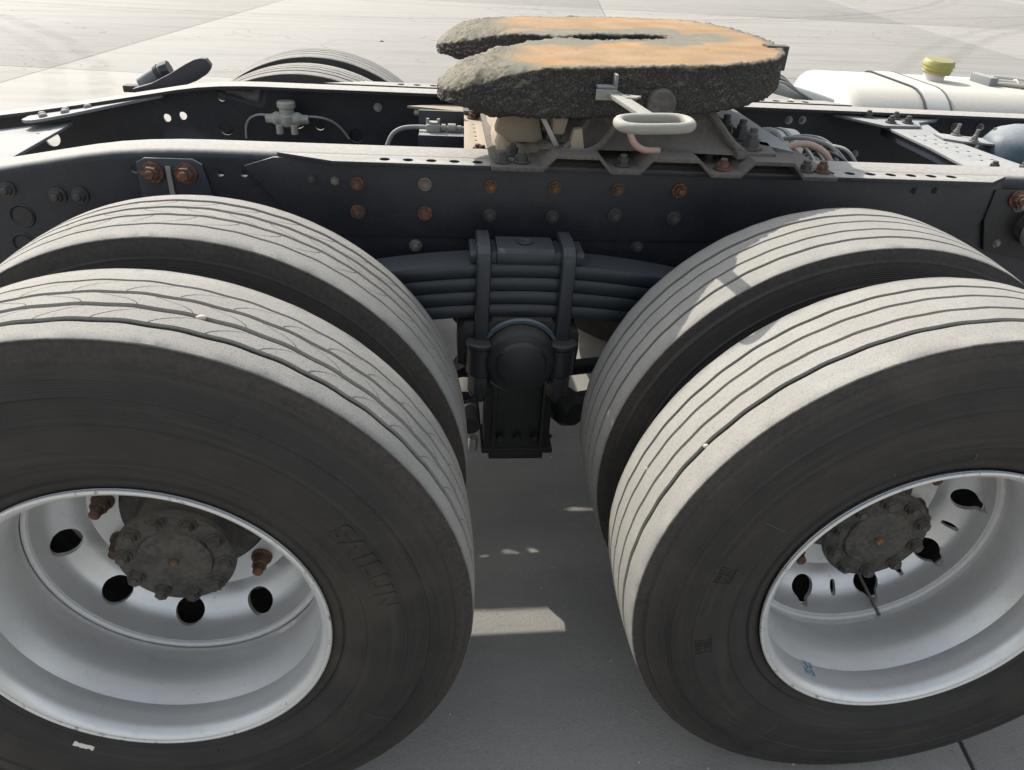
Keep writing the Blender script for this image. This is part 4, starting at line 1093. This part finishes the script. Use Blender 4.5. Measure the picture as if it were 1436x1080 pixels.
# ---- hardware behind the coupling, on a small channel
hw_ = empty('coupling_bracket', truck, label='channel bracket with pale air fittings left of the coupling')
MB().plate([(.42, 1.26), (.545, 1.26), (.545, 1.345), (.42, 1.345)], [], XY, 1.025, 1.031).build('shelf', M['navy2'], hw_, bevel=.001)
MB().box(.418, .545, 1.3455, 1.3525, 1.01, 1.078).build('channel_back', M['navy2'], hw_, bevel=.001)
MB().box(.418, .545, 1.2535, 1.2595, .99, 1.031).build('channel_front', M['navy2'], hw_, bevel=.001)
f_ = MB(); f_.box(.440, .478, 1.285, 1.318, 1.0315, 1.052); f_.box(.446, .472, 1.29, 1.312, 1.052, 1.058)
f_.build('fitting', M['alu'], hw_, bevel=.002)
fs_ = MB().tube([(.43, 1.30, 1.042), (.545, 1.30, 1.042)], .0055, 10, 1)
for x, r, L in ((.482, .0105, .012), (.500, .0125, .022), (.526, .008, .012)): fs_.tube([(x, 1.30, 1.042), (x+L, 1.30, 1.042)], r, 12, 1)
for x in (.444, .474): fs_.tube([(x, 1.30, 1.05), (x, 1.30, 1.066)], .0045, 8, 1)
fs_.build('fitting', M['alu'], hw_)
MB().tube([(.435, 1.30, 1.042), (.40, 1.30, 1.041), (.37, 1.298, 1.036), (.345, 1.295, 1.02), (.33, 1.29, .99)], .0062, 10, 4).build('hose', M['greyhose'], hw_)
MB().box(.40, .55, 1.50, 1.545, 1.03, 1.036).build('strip', M['tanplate'], hw_)

# ---- canister with bundle of hoses, right of the coupling
cn = empty('air_canister', truck, label='pale air canister under a bundle of hoses right of the coupling')
MB().lathe([(0, -.085), (.03, -.082), (.046, -.065), (.05, -.04), (.05, .12), (.045, .14), (0, .145)], 32, mat=Matrix.Translation((1.395, 1.15, 1.055)) @ Matrix.Rotation(2.05, 4, 'Z')).build('body', M['white'], cn)
MB().lathe([(.0515, -.02), (.054, -.018), (.054, -.004), (.0515, -.002)], 32, True, mat=Matrix.Translation((1.395, 1.15, 1.055)) @ Matrix.Rotation(2.05, 4, 'Z')).build('band', M['greyplate'], cn)
def hose(pts, r, mat, name='hose'): MB().tube(pts, r, 10, 5).build(name, M[mat], cn)
hose([(1.235, 1.07, 1.085), (1.27, 1.06, 1.105), (1.315, 1.055, 1.122), (1.345, 1.05, 1.118), (1.365, 1.04, 1.09), (1.385, 1.02, 1.05)], .0085, 'greyhose')
hose([(1.31, .955, 1.092), (1.345, .97, 1.103), (1.39, .98, 1.110), (1.43, .98, 1.102), (1.46, .965, 1.08), (1.468, .955, 1.04)], .0085, 'pinkhose')
hose([(1.33, 1.12, 1.06), (1.38, 1.10, 1.09), (1.43, 1.06, 1.105), (1.48, 1.02, 1.10), (1.50, 1.0, 1.075), (1.49, .98, 1.03)], .006, 'greyhose')
hose([(1.36, 1.14, 1.06), (1.42, 1.10, 1.10), (1.48, 1.06, 1.105), (1.53, 1.03, 1.07), (1.565, 1.01, 1.03)], .0042, 'greyhose')
hose([(1.40, 1.02, 1.03), (1.41, 1.00, 1.06), (1.43, .98, 1.075), (1.47, .96, 1.05)], .0055, 'alu')
hose([(1.35, .96, 1.03), (1.38, .975, 1.06), (1.41, 1.0, 1.075), (1.44, 1.03, 1.07)], .0055, 'blackhose')
hose([(1.37, .95, 1.03), (1.39, .965, 1.055), (1.425, .99, 1.065), (1.46, 1.0, 1.04)], .005, 'alu')
hose([(1.33, .965, 1.02), (1.36, .96, 1.05), (1.40, .955, 1.06), (1.45, .95, 1.03)], .006, 'blackhose')
random.seed(11)
for i in range(6):
    xx = 1.34+.028*i; yy = .955+.02*random.random()
    hose([(xx-.03, yy+.10, 1.03), (xx-.01, yy+.07+.02*random.random(), 1.075+.02*random.random()), (xx+.03, yy+.03, 1.085+.02*random.random()), (xx+.06, yy, 1.065), (xx+.07, yy-.02, 1.02)], random.choice((.0035, .0045, .0055)), random.choice(('greyhose', 'alu', 'blackhose', 'white')))
for x, y, a in ((1.425, .965, .4), (1.45, 1.0, 1.3), (1.475, .975, 2.0)):
    MB().lathe([(0, -.014), (.008, -.014), (.008, -.002), (.0115, 0), (.0115, .01), (.006, .012), (.006, .02), (0, .02)], 12, mat=Matrix.Translation((x, y, 1.058)) @ Matrix.Rotation(a, 4, 'Z')).build('hose_fitting', M['alu'], cn)

# ---- fuel tank behind the far rail
tk = empty('fuel_tank', truck, label='cream dusty fuel tank with two straps behind the far rail')
def tank_sec(s=1.0, n=40, rr=.10, w_=.60, h=.58):
    pts = []
    for (cx, cz, a0) in ((w_/2-rr, h/2-rr, 0), (-w_/2+rr*1.9, h/2-rr*1.9, 90), (-w_/2+rr, -h/2+rr, 180), (w_/2-rr, -h/2+rr, 270)):
        r2 = rr*1.9 if a0 == 90 else rr
        for i in range(9):
            a = math.radians(a0+i*90/8); pts.append(((cx+r2*math.cos(a))*s, (cz+r2*math.sin(a))*s))
    return pts
ty, tz = 2.13, .80
b = MB(); rows = []
for x, s in ((1.965, .0), (1.966, .70), (1.972, .86), (1.985, .945), (2.005, .985), (2.03, 1.0), (2.2, 1.0), (2.6, 1.0), (3.4, 1.0), (3.42, .98), (3.43, .0)):
    rows.append([(x, ty+y, tz+z) for y, z in tank_sec(max(s, .001))])
n = len(rows[0])
b.add([v for r in rows for v in r], [(i*n+j, i*n+(j+1) % n, (i+1)*n+(j+1) % n, (i+1)*n+j) for i in range(len(rows)-1) for j in range(n)])
b.build('tank_shell', M['tank'], tk, 50)
def strap(x0, x1, name, mat, lift):
    b = MB(); s0 = tank_sec(1.0)
    ps = [(y*(1+lift/.3), z*(1+lift/.29)) for y, z in s0]
    n = len(ps); vs = [(x, ty+y, tz+z) for x in (x0, x1) for y, z in ps]+[(x, ty+y*.985, tz+z*.985) for x in (x0, x1) for y, z in ps]
    fs = [(j, (j+1) % n, n+(j+1) % n, n+j) for j in range(n)]+[(j, (j+1) % n, 2*n+(j+1) % n, 2*n+j) for j in range(n)]+[(n+j, n+(j+1) % n, 3*n+(j+1) % n, 3*n+j) for j in range(n)]
    b.add(vs, fs); return b.build(name, mat, tk)
strap(2.275, 2.368, 'strap', M['white'], .006)
strap(2.268, 2.2745, 'strap_rubber', M['dark'], .0075); strap(2.3685, 2.375, 'strap_rubber', M['dark'], .0075)
strap(3.1, 3.19, 'strap', M['white'], .006)
fcp = MB().lathe([(0, 0), (.040, 0), (.040, .03), (.046, .034), (.046, .045), (0, .045)], 32, mat=Matrix.Translation((2.478, 2.22, 1.085)) @ Matrix.Rotation(PI/2, 4, 'X'))
fcp.build('filler_neck', M['lavender'], tk)
yc_ = MB().lathe([(0, .034), (.052, .034), (.056, .040), (.054, .046), (.059, .050), (.057, .058), (.061, .064), (.058, .078), (.052, .084), (0, .086)], 36, mat=Matrix.Translation((2.478, 2.22, 1.085)) @ Matrix.Rotation(PI/2, 4, 'X') @ Matrix.Rotation(.1, 4, 'X'),
                fn=lambda v: v+Vector((.003*noise.noise(v*60), 0, .003*noise.noise(v*55+Vector((1, 2, 3))))))
yc_.v = [(x, y, z) for x, y, z in yc_.v]
yc_.build('filler_cap', M['yellow'], tk, label='filler cap wrapped in yellow tape')
pp = empty('tank_pipes', truck, label='bundle of dusty pipes on the tank at the right edge')
for i, (dy, dz, r) in enumerate(((0, 0, .010), (.03, .008, .012), (-.03, -.004, .008), (.055, .0, .007))):
    MB().tube([(2.68+.01*i, 2.18+dy, 1.10+dz), (2.78, 2.12+dy, 1.105+dz), (2.95, 1.98+dy, 1.09+dz), (3.2, 1.80+dy, 1.09+dz)], r, 10, 4).build('pipe', M['greyhose'] if i % 2 else M['alu'], pp)
MB().box(2.655, 2.69, 2.12, 2.25, 1.088, 1.122).build('pipe_bracket', M['greyplate'], pp, bevel=.004)
for i in range(3): MB().tube([(2.70+i*.07, 2.14-.05*i, 1.085), (2.70+i*.07, 2.18-.05*i, 1.118), (2.70+i*.07, 2.24-.05*i, 1.09)], .003, 6, 4).build('cable_tie', M['white'], pp)
# white pipe and cables just in front of the tank
lp2 = MB().tube([(1.60, 1.92, 1.10), (1.70, 1.90, 1.085), (1.80, 1.89, 1.065), (1.90, 1.88, 1.04)], .022, 14, 4)
lp2.build('air_pipe', M['white'], truck, label='white pipe between far wheel and tank')
for i in range(4):
    MB().tube([(1.60+.01*i, 1.88, 1.10), (1.68, 1.85+.01*i, 1.115+.006*i), (1.74, 1.84, 1.09), (1.84, 1.82+.02*i, 1.05), (1.93, 1.80, 1.04)], .0045, 8, 4).build('cable', M['blackhose' if i % 2 else 'greyhose'], truck)

# ---- mudguard bracket and lamp behind the far rail at the left
mg = MB(); vs = []
pth = [(-.52, 1.008, .006), (-.45, 1.022, .016), (-.38, 1.045, .030), (-.325, 1.072, .036), (-.293, 1.090, .034), (-.276, 1.1, .026), (-.266, 1.106, .014)]
for x, z, h in pth: vs += [(x-h*.55, 1.80, z+h*.6), (x+h*.35, 1.80, z-h*.75), (x+h*.35, 1.83, z-h*.75), (x-h*.55, 1.83, z+h*.6)]
mg.add(vs, [(i*4+j, i*4+(j+1) % 4, (i+1)*4+(j+1) % 4, (i+1)*4+j) for i in range(len(pth)-1) for j in range(4)]+[(0, 1, 2, 3), tuple(24+j for j in range(4))])
mgo = mg.build('mudguard_arm', M['dark'], truck, bevel=.006, label='dark tongue-shaped mudguard arm beyond the far rail')
MB().tube([(-.510, 1.86, 1.015), (-.475, 1.86, 1.037), (-.435, 1.86, 1.060)], .023, 20, 1).build('lamp_body', M['greyplate'], mgo)
MB().tube([(-.452, 1.86, 1.050), (-.440, 1.86, 1.057)], .0275, 20, 1).build('clamp', M['dark'], mgo)
MB().tube([(-.436, 1.86, 1.060), (-.41, 1.86, 1.070)], .026, 8, 1).build('lamp_end', M['dark'], mgo)
MB().box(-.57, -.51, 1.85, 1.89, .99, 1.012).build('foot', M['darkbolt'], mgo, bevel=.004)

# ------------------------------------------------------------------ loose things
def pebble(x, y, z, s, label, mat='stone'):
    b = MB(); bm = bmesh.new(); bmesh.ops.create_icosphere(bm, subdivisions=2, radius=1)
    vs = [(v.co.x*s[0]*(1+.25*noise.noise(v.co*1.7)), v.co.y*s[1]*(1+.25*noise.noise(v.co*1.3+Vector((4, 1, 1)))), v.co.z*s[2]) for v in bm.verts]
    fs = [tuple(v.index for v in f.verts) for f in bm.faces]; bm.free()
    b.add(vs, fs); o = b.build('pebble', M[mat], None, 50, loc=(x, y, z)); tag(o, label, 'pebble', 'pebbles lodged in the treads'); return o
pebble(.142, .088, 1.052, (.008, .0045, .004), 'pink white pebble lodged in a groove of the rear outer tyre')
pebble(.905, .058, .846, (.005, .004, .004), 'tiny pebble in the groove of the front outer tyre, above the other one')
pebble(.846, .146, .731, (.003, .003, .005), 'tiny white pebble low on the tread of the front outer tyre')
gr = MB()
for i in range(520):
    x = random.uniform(-.2, 2.2); y = random.uniform(-.3, 2.4); s = random.choice((.0012, .0018, .003)); z = .015*x*1.0+s*.3
    gr.add([(x-s, y, z-s*.3), (x+s*.4, y-s, z-s*.3), (x+s, y+s*.6, z-s*.3), (x, y, z+s*.7)], [(0, 1, 3), (1, 2, 3), (2, 0, 3), (0, 2, 1)])
tag(gr.build('grit', M['stone'], None), kind='stuff'); 
for (x, y, s, lab) in ((.798, .617, .009, 'pale crumb of dry mud on the shaded ground between the wheels'), (-.306, 10.7, .05, 'dark clod lying alone on the sunlit yard')):
    b = MB(); vs = []
    for q in range(7):
        a = 2*PI*q/7; vs.append((s*math.cos(a)*random.uniform(.6, 1.2), s*.5*math.sin(a)*random.uniform(.6, 1.2), 0))
    vs.append((0, 0, s*.35)); b.add(vs, [(q, (q+1) % 7, 7) for q in range(7)])
    o = b.build('mud_crumb', M['handle' if s < .02 else 'joint'], None, loc=(x, y, .015*x-.0002)); tag(o, lab, 'mud crumb')
